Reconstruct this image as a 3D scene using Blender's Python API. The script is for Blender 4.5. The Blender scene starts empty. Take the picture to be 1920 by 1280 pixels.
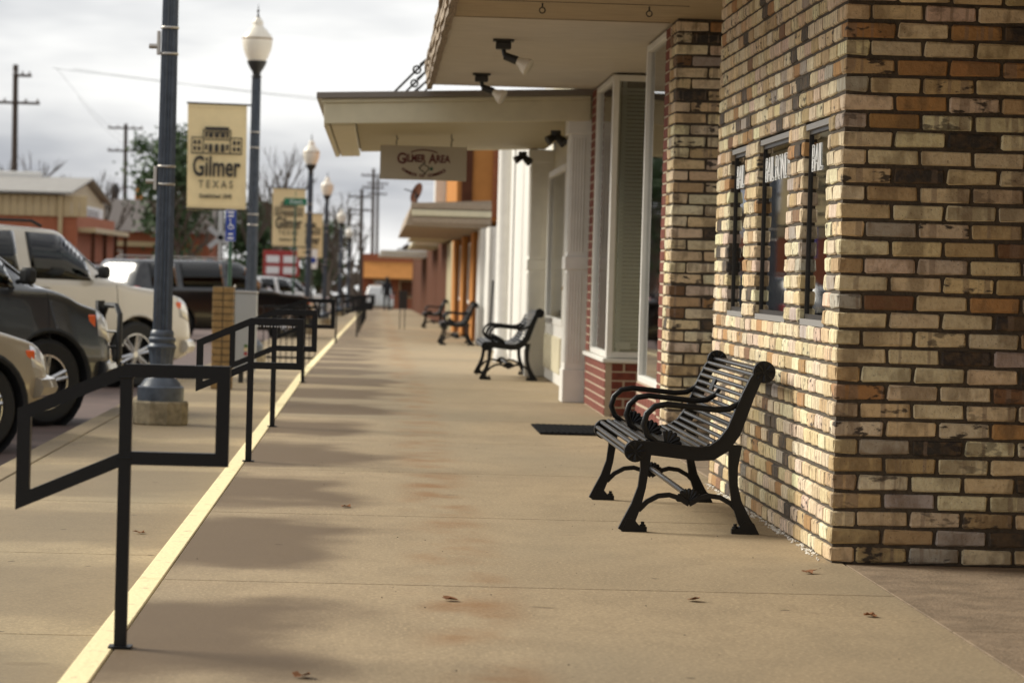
import bpy, bmesh, math, random
from mathutils import Vector, Matrix
random.seed(7)
R = math.radians
S = bpy.context.scene
COL = S.collection

# ---------------------------------------------------------------- camera
CAM_H = 1.138
cd = bpy.data.cameras.new('camera'); cam = bpy.data.objects.new('camera', cd); COL.objects.link(cam)
S.camera = cam
cd.sensor_width = 36; cd.lens = 105; cd.clip_end = 3000; cd.clip_start = .1
yaw = math.atan(252.7/5600); pit = math.atan(125/math.hypot(5600, 252.7)); roll = .028
fw = Vector((math.sin(yaw)*math.cos(pit), math.cos(yaw)*math.cos(pit), -math.sin(pit)))
rt = Vector((math.cos(yaw), -math.sin(yaw), 0)); up = rt.cross(fw)
r2 = rt*math.cos(roll)+up*math.sin(roll); u2 = up*math.cos(roll)-rt*math.sin(roll)
M = Matrix((r2, u2, -fw)).transposed().to_4x4(); M.translation = Vector((0, 0, CAM_H))
cam.matrix_world = M
cd.dof.use_dof = True; cd.dof.focus_distance = 12.9; cd.dof.aperture_fstop = 5.2

# ---------------------------------------------------------------- world, sun, exposure
SUN_EL, SUN_AZ = R(31), R(-66)        # azimuth from +Y towards +X
w = bpy.data.worlds.new('World'); S.world = w; w.use_nodes = True
nt = w.node_tree; N = nt.nodes; L = nt.links; N.clear()
out = N.new('ShaderNodeOutputWorld'); bg = N.new('ShaderNodeBackground')
sky = N.new('ShaderNodeTexSky'); sky.sky_type = 'NISHITA'; sky.sun_disc = False
sky.sun_elevation = SUN_EL; sky.sun_rotation = SUN_AZ
tc = N.new('ShaderNodeTexCoord'); mp = N.new('ShaderNodeMapping'); mp.inputs['Scale'].default_value = (3, 3, 13)
mp.inputs['Location'].default_value = (.3, .2, .55)
no = N.new('ShaderNodeTexNoise'); no.inputs['Scale'].default_value = 1.5; no.inputs['Detail'].default_value = 5; no.inputs['Roughness'].default_value = .5
rp = N.new('ShaderNodeValToRGB'); rp.color_ramp.elements[0].position = .40; rp.color_ramp.elements[1].position = .58
rp.color_ramp.elements[0].color = (.47, .49, .54, 1); rp.color_ramp.elements[1].color = (1.06, 1.055, 1.04, 1)
sc = N.new('ShaderNodeVectorMath'); sc.operation = 'SCALE'; sc.inputs['Scale'].default_value = 9.6
mx = N.new('ShaderNodeMix'); mx.data_type = 'RGBA'; mx.inputs['Factor'].default_value = .93
L.new(tc.outputs['Generated'], mp.inputs['Vector']); L.new(mp.outputs[0], no.inputs['Vector']); L.new(no.outputs['Fac'], rp.inputs[0])
L.new(rp.outputs[0], sc.inputs[0]); L.new(sky.outputs[0], mx.inputs[6]); L.new(sc.outputs[0], mx.inputs[7])
L.new(mx.outputs[2], bg.inputs['Color']); bg.inputs['Strength'].default_value = .074; L.new(bg.outputs[0], out.inputs[0])
sd = bpy.data.lights.new('sun', 'SUN'); so = bpy.data.objects.new('sun', sd); COL.objects.link(so)
sd.energy = 3.2; sd.angle = R(28); sd.color = (1, .945, .82)
dv = Vector((math.sin(SUN_AZ)*math.cos(SUN_EL), math.cos(SUN_AZ)*math.cos(SUN_EL), math.sin(SUN_EL)))
so.rotation_euler = dv.to_track_quat('Z', 'Y').to_euler(); so.location = (-20, 20, 40)
S.view_settings.view_transform = 'Standard'; S.view_settings.look = 'None'
S.view_settings.exposure = .5; S.view_settings.gamma = 1; S.view_settings.use_curve_mapping = False
S.render.engine = 'CYCLES'

# ---------------------------------------------------------------- materials
MATS = {}
def mat(name, col=(.5, .5, .5), rough=.6, metal=0, var=0, vscale=8, col2=None, bump=0, bscale=60, stretch=None, spec=.5, pos=True):
    """Principled with noise-mixed second colour and fine relief, in world (pos) or object coordinates."""
    if name in MATS: return MATS[name]
    m = bpy.data.materials.new(name); m.use_nodes = True; n = m.node_tree.nodes; l = m.node_tree.links
    b = n['Principled BSDF']; b.inputs['Base Color'].default_value = (*col, 1); b.inputs['Roughness'].default_value = rough
    b.inputs['Metallic'].default_value = metal; b.inputs['Specular IOR Level'].default_value = spec
    if var or col2 or bump:
        if pos: src = n.new('ShaderNodeNewGeometry').outputs['Position']
        else: src = n.new('ShaderNodeTexCoord').outputs['Object']
        mpn = n.new('ShaderNodeMapping'); l.new(src, mpn.inputs[0])
        if stretch: mpn.inputs['Scale'].default_value = stretch
    if var or col2:
        t = n.new('ShaderNodeTexNoise'); t.inputs['Scale'].default_value = vscale; t.inputs['Detail'].default_value = 6; t.inputs['Roughness'].default_value = .62
        l.new(mpn.outputs[0], t.inputs['Vector'])
        r = n.new('ShaderNodeValToRGB'); r.color_ramp.elements[0].position = .35; r.color_ramp.elements[1].position = .65
        c2 = col2 or tuple(max(0, c*(1-var)) for c in col)
        r.color_ramp.elements[0].color = (*c2, 1); r.color_ramp.elements[1].color = (*col, 1)
        l.new(t.outputs['Fac'], r.inputs[0]); l.new(r.outputs[0], b.inputs['Base Color'])
    if bump:
        t2 = n.new('ShaderNodeTexNoise'); t2.inputs['Scale'].default_value = bscale; t2.inputs['Detail'].default_value = 4
        l.new(mpn.outputs[0], t2.inputs['Vector'])
        bp = n.new('ShaderNodeBump'); bp.inputs['Strength'].default_value = bump; bp.inputs['Distance'].default_value = .01
        l.new(t2.outputs['Fac'], bp.inputs['Height']); l.new(bp.outputs[0], b.inputs['Normal'])
    MATS[name] = m; return m

def concrete_mat(name, base, dark, rust, stain_amt, joint=False):
    m = bpy.data.materials.new(name); m.use_nodes = True; n = m.node_tree.nodes; l = m.node_tree.links
    b = n['Principled BSDF']; g = n.new('ShaderNodeNewGeometry')
    def noise(scale, st=(1, 1, 1), det=5, loc=(0, 0, 0)):
        mpn = n.new('ShaderNodeMapping'); mpn.inputs['Scale'].default_value = st; mpn.inputs['Location'].default_value = loc
        l.new(g.outputs['Position'], mpn.inputs[0])
        t = n.new('ShaderNodeTexNoise'); t.inputs['Scale'].default_value = scale; t.inputs['Detail'].default_value = det
        l.new(mpn.outputs[0], t.inputs['Vector']); return t.outputs['Fac']
    def ramp(s, a, bb):
        r = n.new('ShaderNodeMapRange'); r.inputs[1].default_value = a; r.inputs[2].default_value = bb; r.interpolation_type = 'SMOOTHSTEP'
        l.new(s, r.inputs[0]); return r.outputs[0]
    def mixc(f, a, bb):
        q = n.new('ShaderNodeMix'); q.data_type = 'RGBA'
        if isinstance(f, float): q.inputs[0].default_value = f
        else: l.new(f, q.inputs[0])
        for i, c in ((6, a), (7, bb)):
            if isinstance(c, tuple): q.inputs[i].default_value = (*c, 1)
            else: l.new(c, q.inputs[i])
        return q.outputs[2]
    def math_(op, a, bb):
        q = n.new('ShaderNodeMath'); q.operation = op
        for i, c in ((0, a), (1, bb)):
            if isinstance(c, (int, float)): q.inputs[i].default_value = c
            else: l.new(c, q.inputs[i])
        return q.outputs[0]
    sx = n.new('ShaderNodeSeparateXYZ'); l.new(g.outputs['Position'], sx.inputs[0])
    c = mixc(ramp(noise(1.1, (1, .45, 1)), .35, .7), base, tuple(x*.82 for x in base))
    c = mixc(math_('MULTIPLY', ramp(noise(42, det=4), .40, .66), .62), c, tuple(x*.62 for x in base))
    c = mixc(math_('MULTIPLY', ramp(noise(5, (1, .6, 1), 7, (2, 5, 0)), .42, .66), .5), c, tuple(x*.66 for x in base))
    c = mixc(math_('MULTIPLY', ramp(noise(75, det=3, loc=(4, 4, 0)), .52, .64), .7), c, tuple(min(.8, x*1.3) for x in base))
    # damp, dirty patches that reach in from the step edge
    oi = n.new('ShaderNodeObjectInfo'); c = mixc(math_('MULTIPLY', oi.outputs['Random'], .42), c, tuple(x*f for x, f in zip(base, (.66, .70, .74))))
    wash = ramp(noise(.5, (1, .35, 1), 4, (11, 2, 0)), .45, .68); c = mixc(math_('MULTIPLY', wash, .4), c, (.24, .205, .145))
    # each slab dries from its joints inwards, so the damp sits in the middle of the slab's street side
    fy = math_('FRACT', math_('DIVIDE', math_('SUBTRACT', math_('ADD', sx.outputs['Y'], math_('MULTIPLY', noise(1.3, det=5), 1.7)), 10.86+.85), 3.06), 0)
    dry = math_('MULTIPLY', ramp(fy, .04, .24), ramp(fy, .93, .72))
    edge = math_('ADD', math_('MULTIPLY', sx.outputs['X'], -1), math_('MULTIPLY', noise(.9, (1, .7, 1), 4, (3, 1, 0)), 1.5))
    blob = math_('MULTIPLY', ramp(math_('ADD', edge, math_('MULTIPLY', math_('SUBTRACT', oi.outputs['Random'], .5), .5)), .62, 1.0), dry)
    c = mixc(math_('MULTIPLY', blob, stain_amt), c, dark)
    vo = n.new('ShaderNodeTexVoronoi'); vo.inputs['Scale'].default_value = 2.3; l.new(g.outputs['Position'], vo.inputs['Vector'])
    c = mixc(math_('MULTIPLY', ramp(vo.outputs['Distance'], .05, .03), .7), c, tuple(x*.5 for x in dark))
    # small scattered dark marks
    sp = ramp(noise(2.6, (1, 1.6, 1), 2, (7, 3, 0)), .70, .78)
    c = mixc(math_('MULTIPLY', sp, stain_amt*.8), c, dark)
    # rusty drip line down the middle
    rl = ramp(math_('ABSOLUTE', math_('SUBTRACT', sx.outputs['X'], .33), 0), .26, .02)
    rn = ramp(noise(2.2, (1, .7, 1), 5, (1, 9, 0)), .42, .7)
    c = mixc(math_('MULTIPLY', math_('MULTIPLY', rl, rn), .75), c, rust)
    l.new(c, b.inputs['Base Color'])
    rr = n.new('ShaderNodeMapRange'); l.new(blob, rr.inputs[0]); rr.inputs[3].default_value = .85; rr.inputs[4].default_value = .75; b.inputs['Specular IOR Level'].default_value = .25
    l.new(rr.outputs[0], b.inputs['Roughness'])
    bp = n.new('ShaderNodeBump'); bp.inputs['Strength'].default_value = .35; bp.inputs['Distance'].default_value = .004
    l.new(noise(140, det=4), bp.inputs['Height']); l.new(bp.outputs[0], b.inputs['Normal'])
    MATS[name] = m; return m

def brick_mat(name, attr=False):
    m = bpy.data.materials.new(name); m.use_nodes = True; n = m.node_tree.nodes; l = m.node_tree.links
    b = n['Principled BSDF']; b.inputs['Roughness'].default_value = .8
    if attr:
        a = n.new('ShaderNodeAttribute'); a.attribute_name = 'tint'; colr = a.outputs['Color']; rnd = a.outputs['Alpha']
    else:
        a = n.new('ShaderNodeObjectInfo'); colr = a.outputs['Color']; rnd = a.outputs['Random']
    g = n.new('ShaderNodeNewGeometry')
    def noise(scale, st, det=4):
        mpn = n.new('ShaderNodeMapping'); mpn.inputs['Scale'].default_value = st; l.new(g.outputs['Position'], mpn.inputs[0])
        t = n.new('ShaderNodeTexNoise'); t.inputs['Scale'].default_value = scale; t.inputs['Detail'].default_value = det
        l.new(mpn.outputs[0], t.inputs['Vector']); return t.outputs['Fac']
    def rng(s, a_, b_):
        r = n.new('ShaderNodeMapRange'); r.inputs[1].default_value = a_; r.inputs[2].default_value = b_; l.new(s, r.inputs[0]); return r.outputs[0]
    def mul(a_, b_):
        q = n.new('ShaderNodeMath'); q.operation = 'MULTIPLY'
        for i, c in ((0, a_), (1, b_)):
            if isinstance(c, float): q.inputs[i].default_value = c
            else: l.new(c, q.inputs[i])
        return q.outputs[0]
    def mixc(f, a_, c2):
        q = n.new('ShaderNodeMix'); q.data_type = 'RGBA'; l.new(f, q.inputs[0]); l.new(a_, q.inputs[6]); q.inputs[7].default_value = (*c2, 1); return q.outputs[2]
    c = mixc(mul(rng(noise(24, (1, 1, 1.3), 6), .48, .72), .32), colr, (.29, .18, .085))
    band = mul(rng(noise(30, (1, 1, .03), 1), .55, .60), rng(rnd, .45, .55))        # kiln bands across some bricks
    c = mixc(mul(band, .55), c, (.27, .2, .15))
    grain = rng(noise(75, (.12, 1, .05), 3), .50, .60)      # split-face grooves running up the street-side faces
    c = mixc(mul(grain, .52), c, (.16, .105, .055))
    edgy = rng(noise(42, (1, 1, 1.5), 5), .55, .68)
    c = mixc(mul(edgy, .22), c, (.17, .115, .065))
    scorch = mul(rng(noise(15, (1, 1, 2.2), 6), .56, .63), rng(rnd, .58, .9))
    c = mixc(mul(scorch, .92), c, (.035, .028, .026))
    pit = rng(noise(150, (1, 1, 1), 2), .67, .74)
    c = mixc(mul(pit, .8), c, (.06, .04, .03))
    l.new(c, b.inputs['Base Color'])
    bp = n.new('ShaderNodeBump'); bp.inputs['Strength'].default_value = .9; bp.inputs['Distance'].default_value = .006
    l.new(noise(60, (1, 1, 1), 5), bp.inputs['Height']); l.new(bp.outputs[0], b.inputs['Normal'])
    MATS[name] = m; return m

def glass_mat(name, tint=(.6, .65, .62), refl=.25):
    m = bpy.data.materials.new(name); m.use_nodes = True; n = m.node_tree.nodes; l = m.node_tree.links
    o = n['Material Output']; n.remove(n['Principled BSDF'])
    t = n.new('ShaderNodeBsdfTransparent'); t.inputs[0].default_value = (*tint, 1)
    gl = n.new('ShaderNodeBsdfGlossy'); gl.inputs['Roughness'].default_value = .02
    f = n.new('ShaderNodeFresnel'); f.inputs[0].default_value = 1.5
    ad = n.new('ShaderNodeMath'); ad.operation = 'ADD'; ad.inputs[1].default_value = refl; ad.use_clamp = True
    x = n.new('ShaderNodeMixShader'); l.new(f.outputs[0], ad.inputs[0]); l.new(ad.outputs[0], x.inputs[0]); l.new(t.outputs[0], x.inputs[1]); l.new(gl.outputs[0], x.inputs[2])
    l.new(x.outputs[0], o.inputs[0]); MATS[name] = m; return m

concrete_mat('concrete', (.40, .305, .19), (.125, .085, .05), (.24, .115, .04), .88)
concrete_mat('concrete_low', (.41, .315, .19), (.15, .11, .065), (.4, .27, .14), .5)
brick_mat('brick'); brick_mat('brick_far', True)
glass_mat('glass', (.88, .90, .89), .10); glass_mat('car_glass', (.10, .125, .115), .0)
mat('pink_concrete', (.30, .225, .155), .85, var=.35, vscale=6, bump=.5, bscale=60, spec=.2)
mat('mortar', (.10, .08, .058), .9, var=.4, vscale=30, bump=.6, bscale=90)
mat('mortar_light', (.45, .36, .26), .9)
mat('yellow_paint', (.93, .79, .45), .7, col2=(.62, .48, .28), vscale=16, bump=.4, bscale=50)
_r = [x for x in MATS['yellow_paint'].node_tree.nodes if x.type == 'VALTORGB'][0].color_ramp; _r.elements[0].position = .33; _r.elements[1].position = .42
mat('street', (.13, .085, .07), .75, var=.35, vscale=2, bump=.4, bscale=70)
mat('earth', (.16, .14, .09), .9, var=.3, vscale=.4)
mat('black_iron', (.006, .006, .0065), .42, bump=.12, bscale=180, pos=False, spec=.28)
mat('slat_iron', (.010, .010, .011), .28, spec=.6)
mat('rail_paint', (.007, .0075, .009), .45, bump=.08, bscale=120, spec=.25)
mat('post_blue', (.075, .092, .12), .4, var=.35, vscale=14, pos=False)
mat('dark_metal', (.02, .02, .02), .45)
mat('steel', (.45, .42, .38), .35, metal=.9)
mat('globe', (.80, .74, .63), .25)
mat('white_paint', (.75, .73, .68), .5, var=.08, vscale=6)
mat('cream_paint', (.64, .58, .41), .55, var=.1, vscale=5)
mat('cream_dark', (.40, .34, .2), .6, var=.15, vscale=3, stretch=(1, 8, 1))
mat('taupe_metal', (.19, .165, .14), .45)
mat('soffit_white', (.55, .50, .43), .7, var=.14, vscale=4, stretch=(1, 3, 1))
mat('soffit_wood', (.44, .34, .21), .75, var=.3, vscale=5, stretch=(.6, 5, 1), bump=.2, bscale=20)
mat('shingle', (.11, .085, .065), .85, col2=(.36, .28, .2), vscale=22, stretch=(4, .5, 6), bump=.5, bscale=40)
mat('shingle_pale', (.42, .33, .24), .85, var=.5, vscale=18, stretch=(4, .5, 6))
mat('red_brick', (.20, .045, .025), .8, var=.35, vscale=20, bump=.4, bscale=80)
mat('far_brick', (.40, .13, .06), .85, var=.25, vscale=5)
mat('orange_paint', (.50, .22, .065), .85, var=.15, vscale=2, spec=.1)
mat('brown_paint', (.10, .04, .022), .85, var=.2, vscale=3, spec=.08)
mat('tan_metal', (.52, .40, .22), .5, var=.08, vscale=3)
mat('grey_roof', (.33, .31, .28), .6, var=.2, vscale=3)
mat('dark_roof', (.13, .11, .10), .8)
mat('frame_dark', (.02, .016, .013), .4)
mat('frame_grey', (.25, .24, .23), .5)
mat('interior', (.03, .033, .032), .8)
mat('shade_green', (.34, .40, .365), .8)
mat('blind', (.56, .58, .56), .6)
mat('rubber', (.008, .008, .009), .9, bump=.3, bscale=200, spec=.08)
mat('banner', (.80, .65, .37), .75, var=.06, vscale=9)
mat('ink', (.025, .022, .02), .7)
mat('sign_board', (.47, .42, .34), .6, var=.05, vscale=6)
mat('maroon', (.10, .012, .018), .6)
mat('green_ink', (.02, .09, .06), .6)
mat('street_green', (.01, .16, .075), .4)
mat('post_green', (.02, .07, .04), .5)
mat('sign_blue', (.02, .05, .30), .4)
mat('white_ink', (.8, .8, .8), .5)
mat('wood_pole', (.07, .05, .038), .9, var=.3, vscale=5)
mat('bark', (.11, .085, .065), .9)
mat('leaf_dark', (.035, .07, .02), .7, col2=(.06, .1, .03), vscale=1.5)
mat('leaf_dry', (.22, .09, .03), .8)
mat('weed', (.08, .16, .03), .7)
mat('red_sign', (.35, .03, .025), .5)
mat('orange_plastic', (.75, .11, .01), .3)
mat('tyre', (.014, .014, .014), .75)
mat('alloy', (.55, .55, .56), .25, metal=.9)
mat('headlamp', (.75, .75, .75), .12, metal=.4)
mat('box_grey', (.42, .43, .43), .5, var=.08, vscale=5)
mat('plinth', (.34, .28, .18), .85, col2=(.16, .13, .08), vscale=9, bump=.5, bscale=50)
mat('lime', (.72, .69, .63), .9)
mat('skin', (.4, .25, .18), .6)
mat('cloth_dark', (.012, .012, .016), .8)
mat('beam_wood', (.30, .19, .09), .7, var=.2, vscale=4)
mat('pillar_brick', (.34, .215, .085), .8, var=.35, vscale=12)

def carpaint(name, col, rough=.28, metal=.25):
    m = mat(name, col, rough, metal); m.node_tree.nodes['Principled BSDF'].inputs['Coat Weight'].default_value = 1
    m.node_tree.nodes['Principled BSDF'].inputs['Coat Roughness'].default_value = .03
carpaint('paint_beige', (.36, .30, .215)); carpaint('paint_charcoal', (.035, .036, .038)); carpaint('paint_tan', (.47, .42, .34), .3, .15)
carpaint('paint_black', (.008, .008, .009)); carpaint('paint_red', (.40, .015, .015)); carpaint('paint_white', (.72, .72, .70), .3, 0)

# ---------------------------------------------------------------- mesh helpers
def zg(y): return -.0075*max(0, y-33)
def root_loc(o):
    p = Vector((0, 0, 0))
    while o is not None:
        p += Vector(o.location); o = o.parent
    return p
class MB:
    def __init__(s): s.v = []; s.f = []; s.m = None
    def add(s, vs, fs):
        o = len(s.v); s.v += [tuple(p) for p in vs]; s.f += [tuple(i+o for i in q) for q in fs]; return s
    def box(s, x0, x1, y0, y1, z0, z1, b=0):
        if b:
            vs = []; fs = []
            for (X, Y, Z) in ((b, b, 0), (b, 0, b), (0, b, b)):
                for x in (x0+X, x1-X):
                    for y in (y0+Y, y1-Y):
                        for z in (z0+Z, z1-Z): vs.append((x, y, z))
            # index: group*8 + ix*4+iy*2+iz ; group0=z faces, 1=y faces, 2=x faces
            I = lambda g, a, c, d: g*8+a*4+c*2+d
            fs += [(I(0,0,0,0), I(0,0,1,0), I(0,1,1,0), I(0,1,0,0)), (I(0,0,0,1), I(0,1,0,1), I(0,1,1,1), I(0,0,1,1))]
            fs += [(I(1,0,0,0), I(1,1,0,0), I(1,1,0,1), I(1,0,0,1)), (I(1,0,1,0), I(1,0,1,1), I(1,1,1,1), I(1,1,1,0))]
            fs += [(I(2,0,0,0), I(2,0,0,1), I(2,0,1,1), I(2,0,1,0)), (I(2,1,0,0), I(2,1,1,0), I(2,1,1,1), I(2,1,0,1))]
            for c in (0, 1):
                for d in (0, 1):
                    fs.append((I(0,0,c,d), I(0,1,c,d), I(1,1,c,d), I(1,0,c,d)))
                    fs.append((I(0,c,0,d), I(2,c,0,d), I(2,c,1,d), I(0,c,1,d)))
                    fs.append((I(1,c,d,0), I(1,c,d,1), I(2,c,d,1), I(2,c,d,0)))
            for a in (0, 1):
                for c in (0, 1):
                    for d in (0, 1): fs.append((I(0,a,c,d), I(1,a,c,d), I(2,a,c,d)))
            return s.add(vs, fs)
        vs = [(x, y, z) for x in (x0, x1) for y in (y0, y1) for z in (z0, z1)]
        return s.add(vs, [(0, 1, 3, 2), (4, 6, 7, 5), (0, 4, 5, 1), (2, 3, 7, 6), (0, 2, 6, 4), (1, 5, 7, 3)])
    def tube(s, pts, r, seg=8, sq=False, closed=False):
        pts = [Vector(p) for p in pts]; n = len(pts); rings = []
        rs = r if isinstance(r, (list, tuple)) else [r]*n
        ref = None
        for i, p in enumerate(pts):
            a = pts[(i-1) % n] if (i or closed) else p; b = pts[(i+1) % n] if (i < n-1 or closed) else p
            d1 = (p-a).normalized() if (p-a).length else None; d2 = (b-p).normalized() if (b-p).length else None
            t = ((d1 or d2)+(d2 or d1)).normalized()
            k = 1/max(.4, t.dot(d1 or d2))
            if ref is None: ref = Vector((0, 1, 0)) if abs(t.y) < .8 else Vector((1, 0, 0))
            u = ref-t*ref.dot(t)
            if u.length < 1e-3: u = Vector((0, 0, 1))-t*t.z
            u.normalize(); v = t.cross(u); ref = u
            if sq: rings.append([p+(u*x+v*y*k)*rs[i] for x, y in ((-1, -1), (1, -1), (1, 1), (-1, 1))])
            else: rings.append([p+(u*math.cos(2*math.pi*j/seg)+v*math.sin(2*math.pi*j/seg)*k)*rs[i] for j in range(seg)])
        m = 4 if sq else seg; vs = [q for g in rings for q in g]; fs = []
        for i in range(n if closed else n-1):
            for j in range(m):
                a = i*m+j; b = i*m+(j+1) % m; c = ((i+1) % n)*m+(j+1) % m; d = ((i+1) % n)*m+j; fs.append((a, b, c, d))
        if not closed: fs += [tuple(range(m-1, -1, -1)), tuple(range((n-1)*m, n*m))]
        return s.add(vs, fs)
    def lathe(s, prof, seg=16, c=(0, 0, 0), flute=0, axis='z'):
        vs = []; fs = []; n = len(prof)
        for (r, z) in prof:
            for j in range(seg):
                a = 2*math.pi*j/seg; rr = r*(1-flute*(j % 2)) 
                if axis == 'z': vs.append((c[0]+rr*math.cos(a), c[1]+rr*math.sin(a), c[2]+z))
                elif axis == 'y': vs.append((c[0]+rr*math.cos(a), c[1]+z, c[2]+rr*math.sin(a)))
        for i in range(n-1):
            for j in range(seg):
                a = i*seg+j; b = i*seg+(j+1) % seg; q = (a, b, b+seg, a+seg); fs.append(q if axis == 'z' else q[::-1])
        A = tuple(range(seg-1, -1, -1)); B = tuple(range((n-1)*seg, n*seg))
        fs += [A, B] if axis == 'z' else [A[::-1], B[::-1]]
        return s.add(vs, fs)
    def prism(s, poly, a0, a1, plane='xz'):
        n = len(poly); vs = []
        for a in (a0, a1):
            for (p, q) in poly:
                vs.append((p, a, q) if plane == 'xz' else (a, p, q) if plane == 'yz' else (p, q, a))
        fs = [tuple(range(n)), tuple(range(2*n-1, n-1, -1))]+[(i, i+n, (i+1) % n+n, (i+1) % n) for i in range(n)]
        return s.add(vs, fs)
    def ribbon(s, pts, ws, a0, a1):
        """flat bar of varying width ws that follows pts in the XZ plane, from y=a0 to a1"""
        P = [Vector((p[0], p[1])) for p in pts]; n = len(P); up_, lo = [], []
        for i in range(n):
            t = (P[min(n-1, i+1)]-P[max(0, i-1)]).normalized(); nn = Vector((-t.y, t.x)); wd = (ws[i] if isinstance(ws, (list, tuple)) else ws)/2
            up_.append(P[i]+nn*wd); lo.append(P[i]-nn*wd)
        vs = []
        for a in (a0, a1): vs += [(p.x, a, p.y) for p in up_]+[(p.x, a, p.y) for p in lo]
        fs = []; k = 2*n
        for i in range(n-1):
            fs += [(i, i+1, n+i+1, n+i), (k+i, k+n+i, k+n+i+1, k+i+1), (i, k+i, k+i+1, i+1), (n+i, n+i+1, k+n+i+1, k+n+i)]
        fs += [(0, n, k+n, k), (n-1, k+n-1, k+2*n-1, 2*n-1)]
        return s.add(vs, fs)
    def mesh(s, name, m, off=(0, 0, 0), smooth=False):
        me = bpy.data.meshes.new(name); o = Vector(off)
        me.from_pydata([tuple(Vector(p)-o) for p in s.v], [], s.f)
        bm = bmesh.new(); bm.from_mesh(me); bmesh.ops.recalc_face_normals(bm, faces=bm.faces); bm.to_mesh(me); bm.free()
        me.materials.append(MATS[m] if isinstance(m, str) else m)
        if smooth:
            me.polygons.foreach_set('use_smooth', [True]*len(me.polygons)); me.set_sharp_from_angle(angle=R(38))
        me.update(); return me
    def build(s, name, m, parent=None, smooth=False, kind=None):
        ob = bpy.data.objects.new(name, s.mesh(name, m, root_loc(parent), smooth)); COL.objects.link(ob); ob.parent = parent
        if kind: ob['kind'] = kind
        return ob
def tag(o, label, cat, group=None):
    o['label'] = label; o['category'] = cat
    if group: o['group'] = group
    return o
def thing(name, label, cat, loc=(0, 0, 0), group=None):
    o = bpy.data.objects.new(name, None); COL.objects.link(o); o.location = loc; o.empty_display_size = .2
    return tag(o, label, cat, group)
def struct(o): o['kind'] = 'structure'; return o
def copy_tree(o, parent=None):
    c = o.copy(); COL.objects.link(c); c.parent = parent
    for ch in list(o.children): copy_tree(ch, c)
    return c
def text(body, m, parent, name, size, loc, rot=(R(90), 0, 0), sx=1, bold=0, space=1, align='CENTER', z_ext=.0015, hollow=0):
    cu = bpy.data.curves.new(name, 'FONT'); cu.body = body; cu.size = size; cu.align_x = align; cu.align_y = 'CENTER'
    cu.extrude = z_ext; cu.offset = bold; cu.space_character = space; cu.resolution_u = 3
    if hollow: cu.fill_mode = 'NONE'; cu.extrude = 0; cu.bevel_depth = hollow; cu.bevel_resolution = 0
    t = bpy.data.objects.new(name, cu); COL.objects.link(t)
    dg = bpy.context.evaluated_depsgraph_get(); me = bpy.data.meshes.new_from_object(t.evaluated_get(dg))
    bpy.data.objects.remove(t); bpy.data.curves.remove(cu)
    from mathutils import Euler
    me.transform(Matrix.Translation(Vector(loc)-root_loc(parent)) @ Euler(rot).to_matrix().to_4x4() @ Matrix.Diagonal((sx, 1, 1, 1)))
    me.materials.clear(); me.materials.append(MATS[m]); o = bpy.data.objects.new(name, me); COL.objects.link(o); o.parent = parent
    return o

# ---------------------------------------------------------------- ground
g = MB(); ys = [-30, 0, 33]+[33+20*i for i in range(1, 30)]+[1500]
for a, b in zip(ys, ys[1:]):
    g.add([(-900, a, zg(a)-.6), (900, a, zg(a)-.6), (900, b, zg(b)-.6), (-900, b, zg(b)-.6)], [(0, 1, 2, 3)])
struct(g.build('ground', 'earth'))
st = MB()
for a, b in zip(ys[:-12], ys[1:-12]):
    st.add([(-14, a, zg(a)-.33), (-2.45, a, zg(a)-.33), (-2.45, b, zg(b)-.33), (-14, b, zg(b)-.33)], [(0, 1, 2, 3)])
st.add([(-14, 90, zg(90)-.329), (-90, 90, zg(90)-.329), (-90, 102, zg(102)-.329), (-14, 102, zg(102)-.329)], [(0, 3, 2, 1)])
struct(st.build('street', 'street'))
def slab(parent, x0, x1, y0, y1, z, th, m, name='slab', b=.006):
    q = MB(); q.box(x0, x1, y0, y1, -th, 0, b); q.v = [(x, y, zz+z+zg(y)) for x, y, zz in q.v]; return q.build(name, m, parent)
J0, JS = 10.86, 3.06
sw = MB(); 
for a, b in ((-8, 33), (33, 175)): 
    sw.add([(x, y, z+zg(y)) for x in (-.74, 4.2) for y in (a, b) for z in (-.5, -.03)], [(0, 1, 3, 2), (4, 6, 7, 5), (0, 4, 5, 1), (2, 3, 7, 6), (0, 2, 6, 4), (1, 5, 7, 3)])
side = struct(sw.build('sidewalk', 'mortar'))
lw = MB()
for a, b in ((-8, 33), (33, 175)):
    lw.add([(x, y, z+zg(y)) for x in (-2.44, -.80) for y in (a, b) for z in (-.7, -.24)], [(0, 1, 3, 2), (4, 6, 7, 5), (0, 4, 5, 1), (2, 3, 7, 6), (0, 2, 6, 4), (1, 5, 7, 3)])
low = struct(lw.build('lower_walkway', 'mortar'))
k = -6
while J0+JS*k < 62:
    a = J0+JS*k; b = a+JS-.008
    slab(side, -.755, 1.925, a, b, 0, .2, 'concrete'); slab(low, -2.28, -.845, a, b, -.21, .2, 'concrete_low')
    slab(side, -.842, -.757, a, b, .002, .23, 'yellow_paint', 'painted_step_edge', .004)
    slab(low, -2.45, -2.284, a, b, -.205, .25, 'concrete_low', 'kerb_stone')
    k += 1
a = J0+JS*k
slab(side, -.755, 4, a, 172, 0, .2, 'concrete'); slab(low, -2.28, -.845, a, 172, -.21, .2, 'concrete_low')
slab(side, -.842, -.757, a, 172, .002, .23, 'yellow_paint', 'painted_step_edge'); slab(low, -2.45, -2.284, a, 172, -.205, .25, 'concrete_low', 'kerb_stone')
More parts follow.
